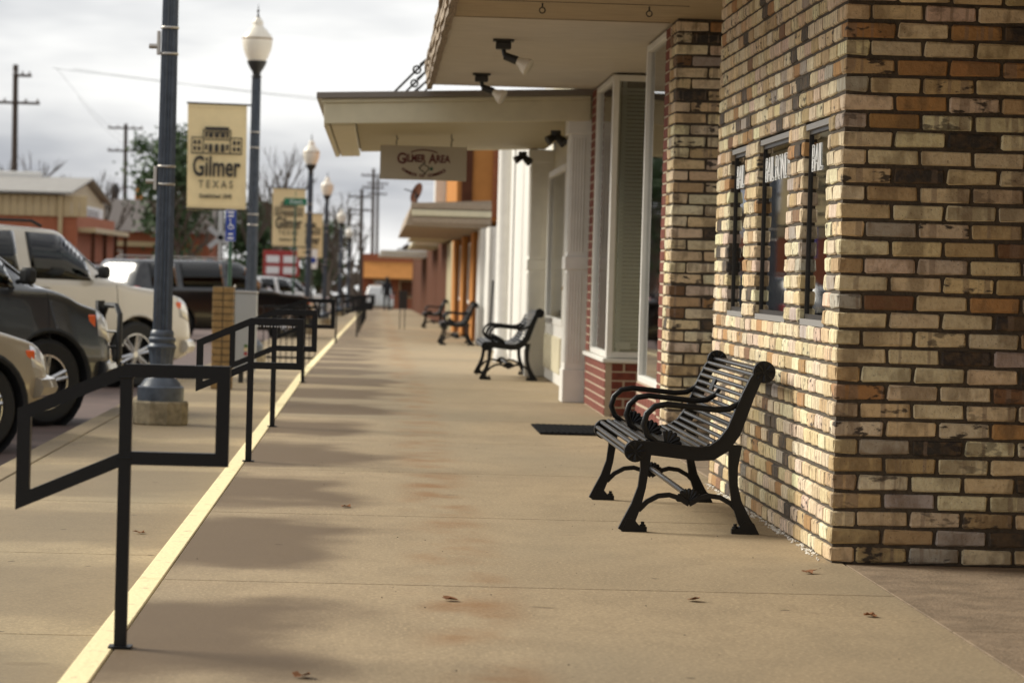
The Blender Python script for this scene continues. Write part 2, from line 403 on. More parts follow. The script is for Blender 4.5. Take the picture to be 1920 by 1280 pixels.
for (x0, x1, y0, y1) in ((1.933, 4.1, 9.83, 12.2), (1.933, 4.1, 8.2, 9.822), (1.933, 4.1, 6.0, 8.192), (1.933, 4.1, 2.0, 5.992)):
    slab(side, x0, x1, y0, y1, -.003, .15, 'pink_concrete', 'entry_slab', .002)
for (y0, y1) in ((16.5, 19.4), (21.3, 24.6)): slab(side, 1.933, 4.1, y0, y1, .001, .15, 'pink_concrete', 'entry_slab')

# ---------------------------------------------------------------- brick helpers
CRS, PIT, MJ = .0737, .2178, .0135
PAL = [((.80, .68, .46), 34), ((.73, .58, .35), 26), ((.72, .58, .44), 12), ((.54, .39, .21), 13), ((.45, .25, .10), 5), ((.46, .41, .36), 3), ((.21, .11, .055), 2), ((.04, .035, .032), 6)]
def pick():
    c = random.choices([p[0] for p in PAL], [p[1] for p in PAL])[0]; j = random.uniform(.86, 1.1)
    return tuple(min(.8, x*j*random.uniform(.95, 1.05)) for x in c)
BM = {}
def brick_mesh(ln):
    key = (round(ln, 3), random.randrange(4))
    if key not in BM:
        q = MB(); q.box(-ln/2, ln/2, 0, .1, -(CRS-MJ)/2, (CRS-MJ)/2, .0065)
        q.v = [tuple(c+random.uniform(-.003, .003) for c in p) for p in q.v]
        BM[key] = q.mesh('brick', 'brick')
    return BM[key]
def put_brick(parent, cx, cy, cz, ln, rot):
    o = bpy.data.objects.new('brick', brick_mesh(ln)); COL.objects.link(o); o.parent = parent
    p = root_loc(parent); o.location = (cx-p.x, cy-p.y, cz-p.z); o.rotation_euler = (random.uniform(-.006, .006), random.uniform(-.008, .008), rot+random.uniform(-.008, .008)); o.color = (*pick(), 1)
    return o
def far_bricks(parent, items, name='brickwork'):
    """many bricks joined: items = (cx,cy,cz,len,rot)"""
    vs, fs, cols = [], [], []
    for cx, cy, cz, ln, rot in items:
        me = brick_mesh(ln); o = len(vs); M_ = Matrix.Translation((cx, cy, cz)) @ Matrix.Rotation(rot+random.uniform(-.006, .006), 4, 'Z')
        c = (*pick(), random.random())
        for v in me.vertices: vs.append(M_ @ v.co-root_loc(parent)); cols.append(c)
        fs += [tuple(i+o for i in p.vertices) for p in me.polygons]
    me = bpy.data.meshes.new(name); me.from_pydata(vs, [], fs); me.materials.append(MATS['brick_far'])
    at = me.color_attributes.new('tint', 'FLOAT_COLOR', 'POINT'); at.data.foreach_set('color', [x for c in cols for x in c])
    o = bpy.data.objects.new(name, me); COL.objects.link(o); o.parent = parent; o['kind'] = 'stuff'; return o

# ---------------------------------------------------------------- corner building of yellow brick
WX, WY, WE = 1.867, 12.093, 16.6
corner = thing('corner_building', 'yellow and cream brick corner building with three narrow dark windows behind the bench', 'building', (WX, WY, 0))
OPEN = [(12.5, 13.23), (13.72, 14.82), (15.325, 16.01)]      # window openings along Y
Z0, Z1 = 13*CRS, 25*CRS; TOP = 38
core = MB(); rc = .011
core.box(WX+rc, 3.7, WY+rc, WE-rc, 0, Z0-.006); core.box(WX+rc, 3.7, WY+rc, WE-rc, Z1+.006, 4.4)
ed = [WY+rc]+[q for o in OPEN for q in o]+[WE-rc]
for a, b in zip(ed[::2], ed[1::2]): core.box(WX+rc, 3.7, a+(.006 if a > WY+.1 else 0), b-(.006 if b < WE-.1 else 0), Z0-.006, Z1+.006)
core.build('mortar_wall', 'mortar', corner)
core2 = MB(); core2.box(3.71, 4.2, -6, WY+.2, 0, 4.4); core2.box(WX, 4.2, -6, 2.6, 0, 4.4); core2.build('entry_shade_wall', 'pillar_brick', corner)  # out of view; near block added to keep light off the camera-facing bricks
near, far = [], []
for r_ in range(TOP):
    cz = (r_+.5)*CRS; ev = r_ % 2 == 0
    # camera-facing side
    x = WX
    first = (PIT/2-MJ) if ev else (PIT-MJ)
    ln = first
    while x < 3.6:
        it = (x+ln/2, WY, cz, ln, 0)
        if not (ev and x == WX): (near if (r_ < 32 and x < 2.72) else far).append((0, it))
        x += ln+MJ; ln = PIT-MJ
    # street side
    y = WY; ln = (PIT-MJ) if ev else .1
    while y < WE-.02:
        l2 = min(ln, WE-y)
        segs = [(y, y+l2)]
        if 13 <= r_ < 25:
            for a, b in OPEN:
                ns = []
                for (p, q) in segs:
                    if q <= a or p >= b: ns.append((p, q))
                    else:
                        if p < a-.03: ns.append((p, a))
                        if q > b+.03: ns.append((b, q))
                segs = ns
        for (p, q) in segs:
            if q-p > .025 and not (not ev and y == WY): near.append((1+p-WY+abs(cz-1)*.3, (WX, (p+q)/2, cz, round((q-p)/.02)*.02 if q-p < .2 else q-p, -math.pi/2)))
        y += ln+MJ; ln = PIT-MJ
near.sort(key=lambda t: t[0])
for _, it in near[:299]: put_brick(corner, *it)
far_bricks(corner, [it for _, it in near[299:]+far])
# reveals: short bricks lining the openings' far jambs, windows, lettering
for i, (a, b) in enumerate(OPEN):
    wn = MB(); X = WX+.028
    for (y0, y1, z0, z1) in ((a, a+.022, Z0, Z1), (b-.022, b, Z0, Z1), (a, b, Z1-.05, Z1), (a, b, Z0, Z0+.045)):
        wn.box(X, X+.03, y0+.004, y1-.004, z0+.002, z1-.002)
    win = wn.build('window', 'frame_dark', corner)
    s_ = MB(); s_.box(WX+.008, X+.01, a+.006, b-.006, Z0-.005, Z0+.022); s_.build('sill', 'frame_grey', win)
    s_ = MB(); s_.box(WX+.012, X+.004, a+.006, b-.006, Z1-.03, Z1-.004); s_.build('head_flashing', 'frame_grey', win)
    gp = MB(); gp.box(X+.010, X+.014, a+.02, b-.02, Z0+.03, Z1-.03); gp.build('pane', 'glass', win)
    bk = MB(); bk.box(X+.04, X+.045, a+.01, b-.01, Z0, Z1); bk.build('shade', 'shade_green', win)
    text('BAIL BONDS' if i == 1 else 'BAIL', 'white_ink', win, 'lettering', .17, (X+.008, b-.05, Z1-.16), (R(90), 0, R(-90)), sx=.95, align='LEFT', hollow=.0022)
# crumbs of old lime along the foot of the wall
lm = MB(); 
for i in range(420):
    y = random.uniform(WY, WE); d = random.random()**2*.035; s_ = random.uniform(.002, .007)
    if random.random() < .25+.75*abs(math.sin(y*3.1)): lm.tube([(WX-d-.004, y, .001), (WX-d+random.uniform(-.01, .01), y+random.uniform(-.02, .02), s_)], [s_, s_*.5], 5)
lm.build('lime_crumbs', 'lime', corner, kind='stuff')

# second pier of the same brick, beyond the doorway
pier = thing('brick_pier', 'yellow brick pier edged with red brick, between the doorway and the display window', 'pier', (WX, 19.2, 0))
pc = MB(); pc.box(WX+rc, 3.7, 19.15+rc, 19.57, 0, 4.4); pc.build('mortar_wall', 'mortar', pier)
for r_ in range(TOP):
    ev = r_ % 2 == 0; cz = (r_+.5)*CRS; x = WX; ln = (PIT/2-MJ) if ev else (PIT-MJ)
    while x < 2.75:
        if not (ev and x == WX): put_brick(pier, x+ln/2, 19.15, cz, ln, 0)
        x += ln+MJ; ln = PIT-MJ
    y = 19.15; ln = (PIT-MJ) if ev else .1
    while y < 19.55:
        l2 = min(ln, 19.58-y)
        if l2 > .03 and not (not ev and y == 19.15): put_brick(pier, WX, y+l2/2, cz, round(l2/.02)*.02 if l2 < .2 else l2, -math.pi/2)
        y += ln+MJ; ln = PIT-MJ
# ---------------------------------------------------------------- red brick shop with display windows
shop = thing('red_brick_shop', 'red brick shop front with white framed display windows and blinds beside the door mat', 'building', (WX, 19.6, 0))
RB = {}
def red_wall(parent, x0, x1, y0, y1, z0, z1, face):
    """red bricks on pale joints; face 'x' looks to the street, 'y' to the camera"""
    c = MB(); c.box(x0+(.006 if face == 'x' else 0), x1, y0+(.006 if face == 'y' else 0), y1, z0, z1); c.build('mortar_wall', 'mortar_light', parent)
    n = round((z1-z0)/CRS)
    for r_ in range(n):
        a, e = (y0, y1) if face == 'x' else (x0, x1); q = a-(.11 if r_ % 2 else 0)
        while q < e-.02:
            p0, p1 = max(a, q), min(e, q+PIT-MJ)
            if p1-p0 > .02:
                ln = round((p1-p0)/.01)*.01
                if ln not in RB:
                    m_ = MB(); m_.box(-ln/2, ln/2, 0, .05, -(CRS-MJ)/2, (CRS-MJ)/2, .004); RB[ln] = m_.mesh('brick', 'red_brick')
                o = bpy.data.objects.new('brick', RB[ln]); COL.objects.link(o); o.parent = parent; P = root_loc(parent); zc = z0+(r_+.5)*(z1-z0)/n
                if face == 'x': o.location = (x0-P.x, (p0+p1)/2-P.y, zc-P.z); o.rotation_euler = (0, 0, -math.pi/2)
                else: o.location = ((p0+p1)/2-P.x, y0-P.y, zc-P.z)
            q += PIT
red_wall(shop, WX, 2.1, 19.6, 19.86, 0, 2.8, 'x')
red_wall(shop, WX, 2.1, 19.87, 21.42, 0, .40, 'x')
c = MB(); c.box(2.1, 3.7, 19.6, 21.4, 0, 4.4); c.box(WX+.01, 3.7, 19.6, 27, 2.82, 4.4); c.box(3.2, 3.7, 21.4, 24.5, 0, 2.82); c.box(2.7, 3.7, 24.46, 26.8, 0, 2.82); c.build('back_wall', 'cream_paint', shop)
dr = MB(); dr.box(3.16, 3.2, 22.3, 23.3, .02, 2.1, .01); dr.build('door', 'brown_paint', shop)
def framed(parent, axis, a0, a1, z0, z1, d, fr=.045, m='white_paint', glass='glass', depth=.07):
    """window frame + pane; axis 'x': pane in plane X=d spanning Y a0..a1; axis 'y': plane Y=d spanning X"""
    f = MB()
    for (p0, p1, q0, q1) in ((a0, a0+fr, z0, z1), (a1-fr, a1, z0, z1), (a0+fr, a1-fr, z1-fr, z1), (a0+fr, a1-fr, z0, z0+fr)):
        if axis == 'x': f.box(d, d+depth, p0, p1, q0, q1, .004)
        else: f.box(p0, p1, d, d+depth, q0, q1, .004)
    w_ = f.build('window', m, parent); gq = MB()
    if axis == 'x': gq.box(d+.03, d+.036, a0+fr-.01, a1-fr+.01, z0+fr-.01, z1-fr+.01)
    else: gq.box(a0+fr-.01, a1-fr+.01, d+.03, d+.036, z0+fr-.01, z1-fr+.01)
    gq.build('pane', glass, w_); return w_
w_ = framed(shop, 'x', 19.87, 21.42, .40, 2.8, WX+.01)
q = MB(); q.box(WX+.22, WX+.225, 19.9, 21.4, .4, 2.8); q.build('curtain', 'shade_green', w_)
# bay with red base
red_wall(shop, WX+.004, 2.1, 24.44, 26.85, 0, .44, 'x'); red_wall(shop, WX+.06, 2.7, 24.43, 24.48, 0, .44, 'y')
sl = MB(); sl.box(WX-.02, 2.7, 24.40, 26.8, .44, .475, .006); sl.build('window_sill', 'white_paint', shop)
w_ = framed(shop, 'x', 24.5, 26.3, .48, 2.8, WX+.01)
cu = MB(); n_ = 60
for i in range(n_):
    y = 24.56+1.7*i/n_; cu.box(WX+.10+.02*math.sin(i*1.3), WX+.115+.02*math.sin(i*1.3), y, y+1.7/n_*.94, .5, 2.78)
cu.build('curtain', 'blind', w_)
red_wall(shop, WX, 2.1, 26.32, 26.74, .48, 2.8, 'x')
w_ = framed(shop, 'y', WX+.012, 2.7, .48, 2.8, 24.45, .05)
for i in range(66):
    b_ = MB(); z = .56+i*.0325; b_.box(WX+.09, 2.6, 24.535, 24.55, z, z+.026); b_.v = [(x, y+(zz-z)*.5, zz) for x, y, zz in b_.v]; b_.build('blind_slat', 'blind', w_)
q = MB(); q.box(WX+.09, 2.66, 24.62, 24.63, .48, 2.8); q.build('backing', 'interior', w_)
q = MB(); q.box(1.96, 2.08, 24.505, 24.52, .55, .61, .004); q.build('card', 'white_ink', w_)
# canopy over both fronts
can = thing('front_canopy', 'low boarded canopy with ragged shingle edge over the corner building and shop', 'canopy', (.41, 10, 2.8))
c = MB(); c.box(.43, 3.7, 2.6, 19.58, 2.812, 2.97); c.build('board_soffit', 'soffit_wood', can)
c = MB(); c.box(.43, 3.7, 19.585, 26.8, 2.818, 2.97); c.build('painted_soffit', 'soffit_white', can)
for i in range(9):
    bj = MB(); bj.box(.44, WX-.01, 19.5-i*1.22, 19.506-i*1.22, 2.809, 2.8125); bj.build('board_joint', 'frame_dark', can)
for j, (dz, dx, m_) in enumerate(((.0, .0, 'shingle'), (.045, -.012, 'shingle_pale'), (.085, .004, 'shingle'), (.12, -.016, 'shingle_pale'), (.165, -.03, 'shingle'))):
    sg = MB(); y = 2.6; i = 0
    pts = []
    while y < 26.85:
        pts.append((.41+dx+random.uniform(-.007, .007), y, 2.80+dz+random.uniform(-.006, .006))); y += random.uniform(.22, .5)
    pts.append((.41+dx, 26.85, 2.8+dz)); sg.tube(pts, .024, sq=True); sg.build('shingle_course', m_, can)
def spot(x, y, ang, lab):
    t = thing('spot_lamp', lab, 'lamp', (x, y, 2.815), 'spot lamps under the canopy')
    b_ = MB(); b_.box(x-.075, x+.075, y-.055, y+.055, 2.80, 2.817, .003); b_.box(x-.055, x+.055, y-.05, y+.05, 2.745, 2.80, .008); b_.build('junction_box', 'dark_metal', t)
    b_ = MB(); b_.tube([(x, y, 2.75), (x+.012, y, 2.70)], .016); b_.tube([(x+.01, y, 2.70), (x+.10, y-.02, 2.668)], [.028, .032], 12); b_.build('lamp_holder', 'dark_metal', t, True)
    b_ = MB(); d = Vector((.72, -.25, -.42)).normalized(); p = Vector((x+.10, y-.02, 2.668))
    b_.tube([p, p+d*.03, p+d*.065, p+d*.10, p+d*.106], [.026, .034, .056, .066, .055], 16); b_.build('bulb', 'globe', t, True)
spot(.845, 21.4, 0, 'white bulb spot lamp under the canopy, nearer the board soffit'); spot(.815, 25.1, 0, 'white bulb spot lamp under the canopy, nearer the cream awning')
for x, lab in ((.96, 'small iron eye hook screwed in the board soffit above the walkway'), (1.62, 'small iron hook in the board soffit close to the brick wall')):
    h_ = MB(); h_.tube([(x, 18.4, 2.82), (x, 18.4, 2.785)], .005); h_.tube([(x+.018*math.cos(a*.7), 18.4, 2.768+.018*math.sin(a*.7)) for a in range(9)], .004, 6, closed=True)
    tag(h_.build('ceiling_hook', 'dark_metal'), lab, 'hook')

# ---------------------------------------------------------------- chamber of commerce front and awning
ch = thing('chamber_front', 'cream panelled shop front with fluted pilasters and half glass door', 'building', (WX, 27, 0))
def pilaster(y0, y1):
    p = MB(); x0 = 1.675
    p.box(x0, WX+.1, y0, y1, zg(y0)+.0, .30, .006); p.box(x0+.015, WX+.1, y0+.012, y1-.012, .30, 2.5, .004); p.box(x0-.005, WX+.1, y0-.006, y1+.006, 1.2, 1.32, .006); p.box(x0-.01, WX+.1, y0-.01, y1+.01, 2.42, 2.56, .006)
    o = p.build('pilaster', 'white_paint', ch)
    for z0, z1 in ((.36, 1.17), (1.36, 2.38)):
        for i in range(5):
            f = MB(); xx = x0+.035+i*.026; f.box(xx, xx+.013, y0+.004, y0+.02, z0, z1, .003); f.build('flute', 'white_paint', o)
            f = MB(); yy = y0+.06+i*.062; f.box(x0+.006, x0+.02, yy, yy+.03, z0, z1, .003); f.build('flute', 'white_paint', o)
pilaster(26.88, 27.3); pilaster(33.8, 34.2)
p = MB(); p.box(WX+.08, 3.7, 26.87, 34.3, -.1, 5.0); p.build('wall', 'cream_paint', ch)
for (a, b) in ((27.5, 28.9), (30.5, 33.6)):
    p = MB(); p.box(WX+.02, WX+.09, a, b, 0, .62, .006); pn = p.build('panel', 'white_paint', ch)
    p = MB(); p.box(WX, WX+.03, a+.12, b-.12, .12, .5, .01); p.build('raised_field', 'cream_paint', pn)
    framed(ch, 'x', a, b, .62, 2.3, WX+.01, .07, glass='glass')
    p = MB(); p.box(WX+.06, WX+.075, a+.08, b-.08, .66, 2.26); p.build('curtain', 'shade_green', ch)
d_ = framed(ch, 'x', 29.0, 30.2, .02, 2.3, WX-.0, .14)
p = MB(); p.box(WX+.02, WX+.06, 29.1, 30.1, .1, .8, .008); p.build('kick_panel', 'white_paint', d_)
p = MB(); p.lathe([(.0, 0), (.03, .0), (.034, .02), (.02, .05)], 10, (WX-.05, 29.12, 1.0)); p.build('knob', 'beam_wood', d_)
aw = thing('cream_awning', 'cream boarded awning with brown metal edge carrying the hanging chamber sign', 'awning', (.6, 30, 2.5))
def tilt(q): q.v = [(x, y, z+(x+.55)*.042) for x, y, z in q.v]; return q
q = MB(); q.box(-.60, 1.93, 26.76, 34.2, 2.665, 2.72, .004); tilt(q).build('metal_edge', 'taupe_metal', aw)
q = MB(); q.box(-.55, 1.86, 26.80, 26.85, 2.625, 2.664, .006); tilt(q).build('moulding', 'cream_paint', aw)
q = MB(); q.box(-.53, 1.86, 26.82, 26.87, 2.44, 2.624, .004); tilt(q).build('front_board', 'cream_paint', aw)
q = MB(); q.box(-.53, -.48, 26.875, 34.1, 2.42, 2.624, .004); tilt(q).build('side_board', 'cream_paint', aw)
q = MB(); q.box(-.47, -.25, 26.88, 34.1, 2.425, 2.47, .01); tilt(q).build('edge_beam', 'cream_paint', aw)
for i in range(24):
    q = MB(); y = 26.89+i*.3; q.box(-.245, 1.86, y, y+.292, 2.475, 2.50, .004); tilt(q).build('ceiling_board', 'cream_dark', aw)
q = MB(); q.box(-.47, 1.86, 26.89, 34.1, 2.51, 2.66); tilt(q).build('roof_deck', 'dark_roof', aw)
for y in (27.6, 29.6, 31.6, 33.6):
    q = MB(); A = Vector((.05, y, 2.74)); B = Vector((WX+.1, y, 4.75)); d = (B-A).normalized()
    q.tube([A, B], .012, 6); c_ = A+d*.36; q.tube([c_+Vector((.035*math.cos(t*.785), 0, .035*math.sin(t*.785))) for t in range(8)], .010, 6, closed=True); q.tube([c_+d*.05+Vector((-.012, 0, .010)), c_+d*.22], .008, 6)
    q.build('tie_rod', 'dark_metal', aw)
for x, y in ((1.62, 28.0), (1.55, 33.0)):
    q = MB(); q.tube([(x, y, 2.50), (x, y, 2.45)], .05, 10); q.tube([(x, y, 2.45), (x+.08, y-.05, 2.38)], [.03, .05], 10); q.tube([(x, y, 2.45), (x-.08, y-.03, 2.40)], [.03, .045], 10)
    t = tag(q.build('flood_lamp', 'dark_metal'), 'small black twin flood lamp under the cream awning' + (' by the near pilaster' if y < 30 else ' at its far end'), 'lamp')
sg = thing('hanging_sign', 'grey beige hanging board lettered Gilmer Area Chamber of Commerce', 'sign', (.41, 30, 2.06))
q = MB(); q.box(-.02, .848, 29.985, 30.015, 2.06, 2.40, .003); q.build('board', 'sign_board', sg)
for x in (.14, .69):
    q = MB(); q.tube([(x, 30, 2.40), (x, 30, 2.455), (x+.015, 30, 2.47), (x, 30, 2.485), (x, 30, 2.53)], .006, 6); q.build('hook', 'dark_metal', sg)
cx = .42; F_ = 29.983
text('G', 'maroon', sg, 'lettering', .15, (cx-.225, F_, 2.268), bold=.004, sx=.85); text('ILMER', 'maroon', sg, 'lettering', .105, (cx-.085, F_, 2.272), bold=.0035, sx=.72)
text('A', 'maroon', sg, 'lettering', .135, (cx+.085, F_, 2.272), bold=.004, sx=.78); text('REA', 'maroon', sg, 'lettering', .105, (cx+.19, F_, 2.272), bold=.0035, sx=.75)
def arc(s_, r, a0, a1, cy, size, up_=True):
    for i, chh in enumerate(s_):
        if chh == ' ': continue
        a = a0+(a1-a0)*i/(len(s_)-1); x = cx+r*1.15*math.sin(a); z = cy+(r if up_ else -r)*math.cos(a)*.62
        text(chh, 'maroon', sg, 'lettering', size, (x, F_, z), (R(90), -a*.6 if not up_ else a*.6, 0), bold=.0014)
q = MB(); q.tube([(cx+.17*1.15*math.sin(a*.05), F_, 2.245+.17*.62*math.cos(a*.05)+.012) for a in range(-15, 16)], .006, 4); q.build('arched_line', 'maroon', sg); arc('CHAMBER OF COMMERCE', .215, -1.0, 1.0, 2.235, .042, False)
TX = [(-.5, .28), (-.2, .28), (-.2, .62), (.05, .62), (.05, .3), (.2, .22), (.45, .2), (.52, .18), (.55, -.12), (.58, -.25), (.35, -.45), (.15, -.62), (.18, -.85), (0, -.8), (-.12, -.55), (-.25, -.38), (-.36, -.46), (-.52, -.28), (-.72, .0), (-.5, 0)]
q = MB(); q.tube([(cx+.005+x*.075, F_, 2.185+z*.075) for x, z in TX], .004, 4, closed=True); q.build('emblem', 'ink', sg)
q = MB(); q.prism([(cx+.075+.028*(1 if i % 2 == 0 else .45)*math.sin(i*math.pi/5), 2.175+.028*(1 if i % 2 == 0 else .45)*math.cos(i*math.pi/5)) for i in range(10)], F_-.002, F_+.001); q.build('star', 'green_ink', sg)

# ---------------------------------------------------------------- benches
def make_bench():
    t = thing('park_bench', 'b', 'bench', (0, 0, 0), 'black slatted benches along the shop fronts')
    LEN = 1.83; fx = 0.0    # x: 0 at front rosette, back towards +x ; seat height .361 at rosette
    prof = [(-.02, .395), (.03, .408), (.10, .398), (.18, .385), (.26, .378), (.33, .388), (.39, .425), (.425, .475), (.452, .54), (.476, .605), (.50, .665), (.53, .715), (.565, .742)]
    # arc length resample for slats
    P = [Vector(p) for p in prof]; cum = [0]
    for a, b in zip(P, P[1:]): cum.append(cum[-1]+(b-a).length)
    def at(s_):
        for i in range(len(P)-1):
            if s_ <= cum[i+1]: return P[i].lerp(P[i+1], (s_-cum[i])/(cum[i+1]-cum[i]))
        return P[-1]
    nsl = 23
    for i in range(nsl):
        p = at(cum[-1]*(i+.2)/(nsl-.6)); sl_ = MB(); sl_.tube([(p.x, .0, p.y), (p.x, LEN, p.y)], .0105, 8); sl_.build('slat', 'slat_iron', t, True)
    for (x, z) in ((-.035, .372), (-.03, .345), (.595, .735), (.605, .70)):
        sl_ = MB(); sl_.tube([(x, 0, z), (x, LEN, z)], .0105, 8); sl_.build('slat', 'slat_iron', t, True)
    for y in (0, LEN):
        a, b = (y-.04, y) if y == 0 else (y, y+.04)
        rl = MB(); rl.ribbon([(.0, .372), (.08, .372), (.18, .362), (.28, .352), (.345, .358), (.40, .395), (.445, .46), (.475, .54), (.505, .62), (.535, .69), (.56, .73)], [.05, .055, .055, .055, .06, .062, .06, .055, .05, .045, .04], a, b)
        sr = rl.build('side_rail', 'black_iron', t)
        rm = MB(); rm.ribbon([(.0, .402), (.08, .402), (.18, .391), (.28, .381), (.335, .388), (.38, .42), (.42, .475), (.45, .55), (.482, .63), (.515, .70), (.55, .748)], .012, a-.006, b+.006); rm.build('rim', 'black_iron', sr)
        for (x, z, rr) in ((0, .361, .049), (.572, .731, .05)):
            ro = MB(); ro.lathe([(rr, a-.004), (rr, b+.004)], 24, (x, 0, z), axis='y'); o_ = ro.build('rosette', 'black_iron', t, True)
            for s_ in (a-.006, b+.006):
                pe = MB()
                for i in range(8):
                    A = i*math.pi/4; pe.tube([(x+.012*math.cos(A), s_, z+.012*math.sin(A)), (x+.026*math.cos(A), s_, z+.026*math.sin(A)), (x+.043*math.cos(A), s_, z+.043*math.sin(A))], [.003, .008, .009], 6)
                pe.lathe([(.008, s_-.003), (.008, s_+.003)], 10, (x, 0, z), axis='y'); pe.build('petals', 'black_iron', o_, True)
        lg = MB(); lg.ribbon([(.048, .35), (.045, .28), (.035, .20), (.012, .12), (-.018, .05), (-.045, .0)], [.05, .038, .036, .045, .055, .05], a+.003, b-.003)
        lg.prism([(-.052, 0), (.062, 0), (.062, .022), (.03, .026), (.0, .06), (-.03, .06)], a, b); o_ = lg.build('leg', 'black_iron', t)
        bo = MB(); bo.lathe([(.014, .02), (.014, .032), (.008, .034), (.008, .045)], 8, (.044, (a+b)/2, 0)); bo.build('bolt', 'black_iron', o_, True)
        lg = MB(); lg.ribbon([(.452, .40), (.445, .30), (.448, .22), (.465, .14), (.50, .06), (.54, 0)], [.06, .042, .038, .045, .058, .055], a+.003, b-.003)
        lg.prism([(.445, 0), (.57, 0), (.545, .05), (.50, .06), (.475, .026), (.445, .022)], a, b); o_ = lg.build('leg', 'black_iron', t)
        bo = MB(); bo.lathe([(.014, .02), (.014, .032), (.008, .034), (.008, .045)], 8, (.462, (a+b)/2, 0)); bo.build('bolt', 'black_iron', o_, True)
        ac = MB(); m_ = (a+b)/2
        ac.ribbon([(.022, .095), (.06, .135), (.11, .162), (.16, .168), (.205, .155), (.25, .128)], .022, a+.008, b-.008)
        ac.ribbon([(.25, .128), (.295, .155), (.34, .168), (.39, .162), (.44, .135), (.478, .095)], .022, a+.008, b-.008); o_ = ac.build('stretcher', 'black_iron', t)
        fa = MB()
        for i in range(9):
            A = R(-80+20*i); d = Vector((math.sin(A), 0, math.cos(A))); p0 = Vector((.25, m_, .140)); fa.tube([p0, p0+d*.03, p0+d*.052, p0+d*.06], [.006, .010, .012, .006], 6)
        fa.build('palmette', 'black_iron', o_, True)
    cb = MB(); cb.tube([(.25, 0, .165), (.25, LEN, .165)], .014, 10); cb.build('cross_bar', 'slat_iron', t, True)
    for y in (-.02, LEN*.5, LEN+.02):
        ar = MB(); base = .40
        ar.tube([(.165, y, .395), (.10, y, .40), (.055, y, .432), (.035, y, .48), (.048, y, .53), (.085, y, .565), (.14, y, .575), (.25, y, .566), (.36, y, .556), (.42, y, .562), (.465, y, .59), (.485, y, .625)], [.011, .013, .014, .014, .014, .014, .014, .014, .014, .014, .013, .011], 10)
        o_ = ar.build('armrest', 'black_iron', t, True)
        fa = MB()
        for i in range(5):
            A = R(-5+22*i); d = Vector((math.sin(A), 0, math.cos(A))); p0 = Vector((.14, y, .392)); fa.tube([p0, p0+d*.04, p0+d*.062, p0+d*.07], [.006, .012, .013, .006], 6)
        fa.build('palmette', 'black_iron', o_, True)
    pl = MB(); pl.box(-.03, .03, LEN*.5+.18, LEN*.5+.30, -.006, .006, .002)
    pl.v = [(.478+x*.35-z*.93, y, .63+x*.93+z*.35) for x, y, z in pl.v]; pl.build('plaque', 'black_iron', t)
    return t
bench = make_bench()
spots = [(13.4, 0, 'black slatted metal bench standing against the yellow brick wall under the windows'), (32.2, 0, 'black slatted metal bench in front of the cream panelled chamber front'),
         (53.5, 0, 'black slatted metal bench by the brown and orange shop front past the white building'), (80, 0, 'dark bench far along by the small black menu board')]
for i, (y, _, lab) in enumerate(spots):
    o = bench if i == 0 else copy_tree(bench)
    o.location = (1.171 if i < 3 else 1.25, y, zg(y)+.001); o['label'] = lab

# ---------------------------------------------------------------- step handrails
def make_rail():
    t = thing('step_handrail', 'r', 'handrail', (0, 0, 0), 'black tube handrails at the yellow step edge')
    q = MB(); q.tube([(0, 0, 0), (0, 0, .80)], .018, sq=True); q.build('post', 'rail_paint', t)
    q = MB(); q.tube([(.286, 0, .822), (0, 0, .822), (-.298, 0, .690), (-.298, 0, .432), (0, 0, .563), (.286, 0, .563)], .0195, sq=True, closed=True); q.build('rail_loop', 'rail_paint', t)
    q = MB(); q.box(-.034, .034, -.034, .034, 0, .006); q.build('foot_plate', 'rail_paint', t)
    for z in (.563, .802):
        q = MB(); q.box(-.022, .022, -.022, .022, z-.004, z+.004, .003); q.build('weld_bead', 'rail_paint', t)
    return t
rail = make_rail()
RL = [(8.88, 'black square tube handrail nearest the brick corner, on the yellow step edge'), (17.56, 'black square tube handrail hung with raindrops, before the brick pillar'), (21.47, 'black square tube handrail just past the raindrop handrail'),
      (30.0, 'black square tube handrail level with the cream awning'), (53, 'black square tube handrail at a yellow painted stub of step')]
for i, (y, lab) in enumerate(RL):
    o = rail if i == 0 else copy_tree(rail); o.location = (-.737, y, zg(y)+.002); o['label'] = lab
for i in range(7):
    o = copy_tree(rail); y = 61+i*7; o.location = (-.42, y, zg(y)+.002); o['label'] = 'black handrail in the far row of handrails beyond the lamp posts'; o['group'] = 'far row of handrails'
q = MB(); dl = thing('raindrops', 'row of bright raindrops hanging under the tube handrail', 'raindrops', (-.6, 17.56, .80))
for i in range(14):
    q.lathe([(.0005, -.006), (.0035, -.003), (.003, .001), (.001, .004)], 6, (-.70+i*.0165+random.uniform(-.004, .004), 17.545, .797))
q.build('drops', 'headlamp', dl, True, 'stuff')
fn = thing('baluster_railing', 'low black railing with thin balusters on the lower walkway before the lamp post', 'railing', (-1.3, 46, zg(46)-.21))
for z in (.08, .86):
    q = MB(); q.tube([(-1.75, 46, zg(46)-.21+z), (-.95, 46, zg(46)-.21+z)], .018, sq=True); q.build('rail', 'rail_paint', fn)
for i in range(10):
    q = MB(); x = -1.75+i*.0889; q.tube([(x, 46, zg(46)-.21), (x, 46, zg(46)+.65)], .009, 6); q.build('baluster', 'rail_paint', fn)

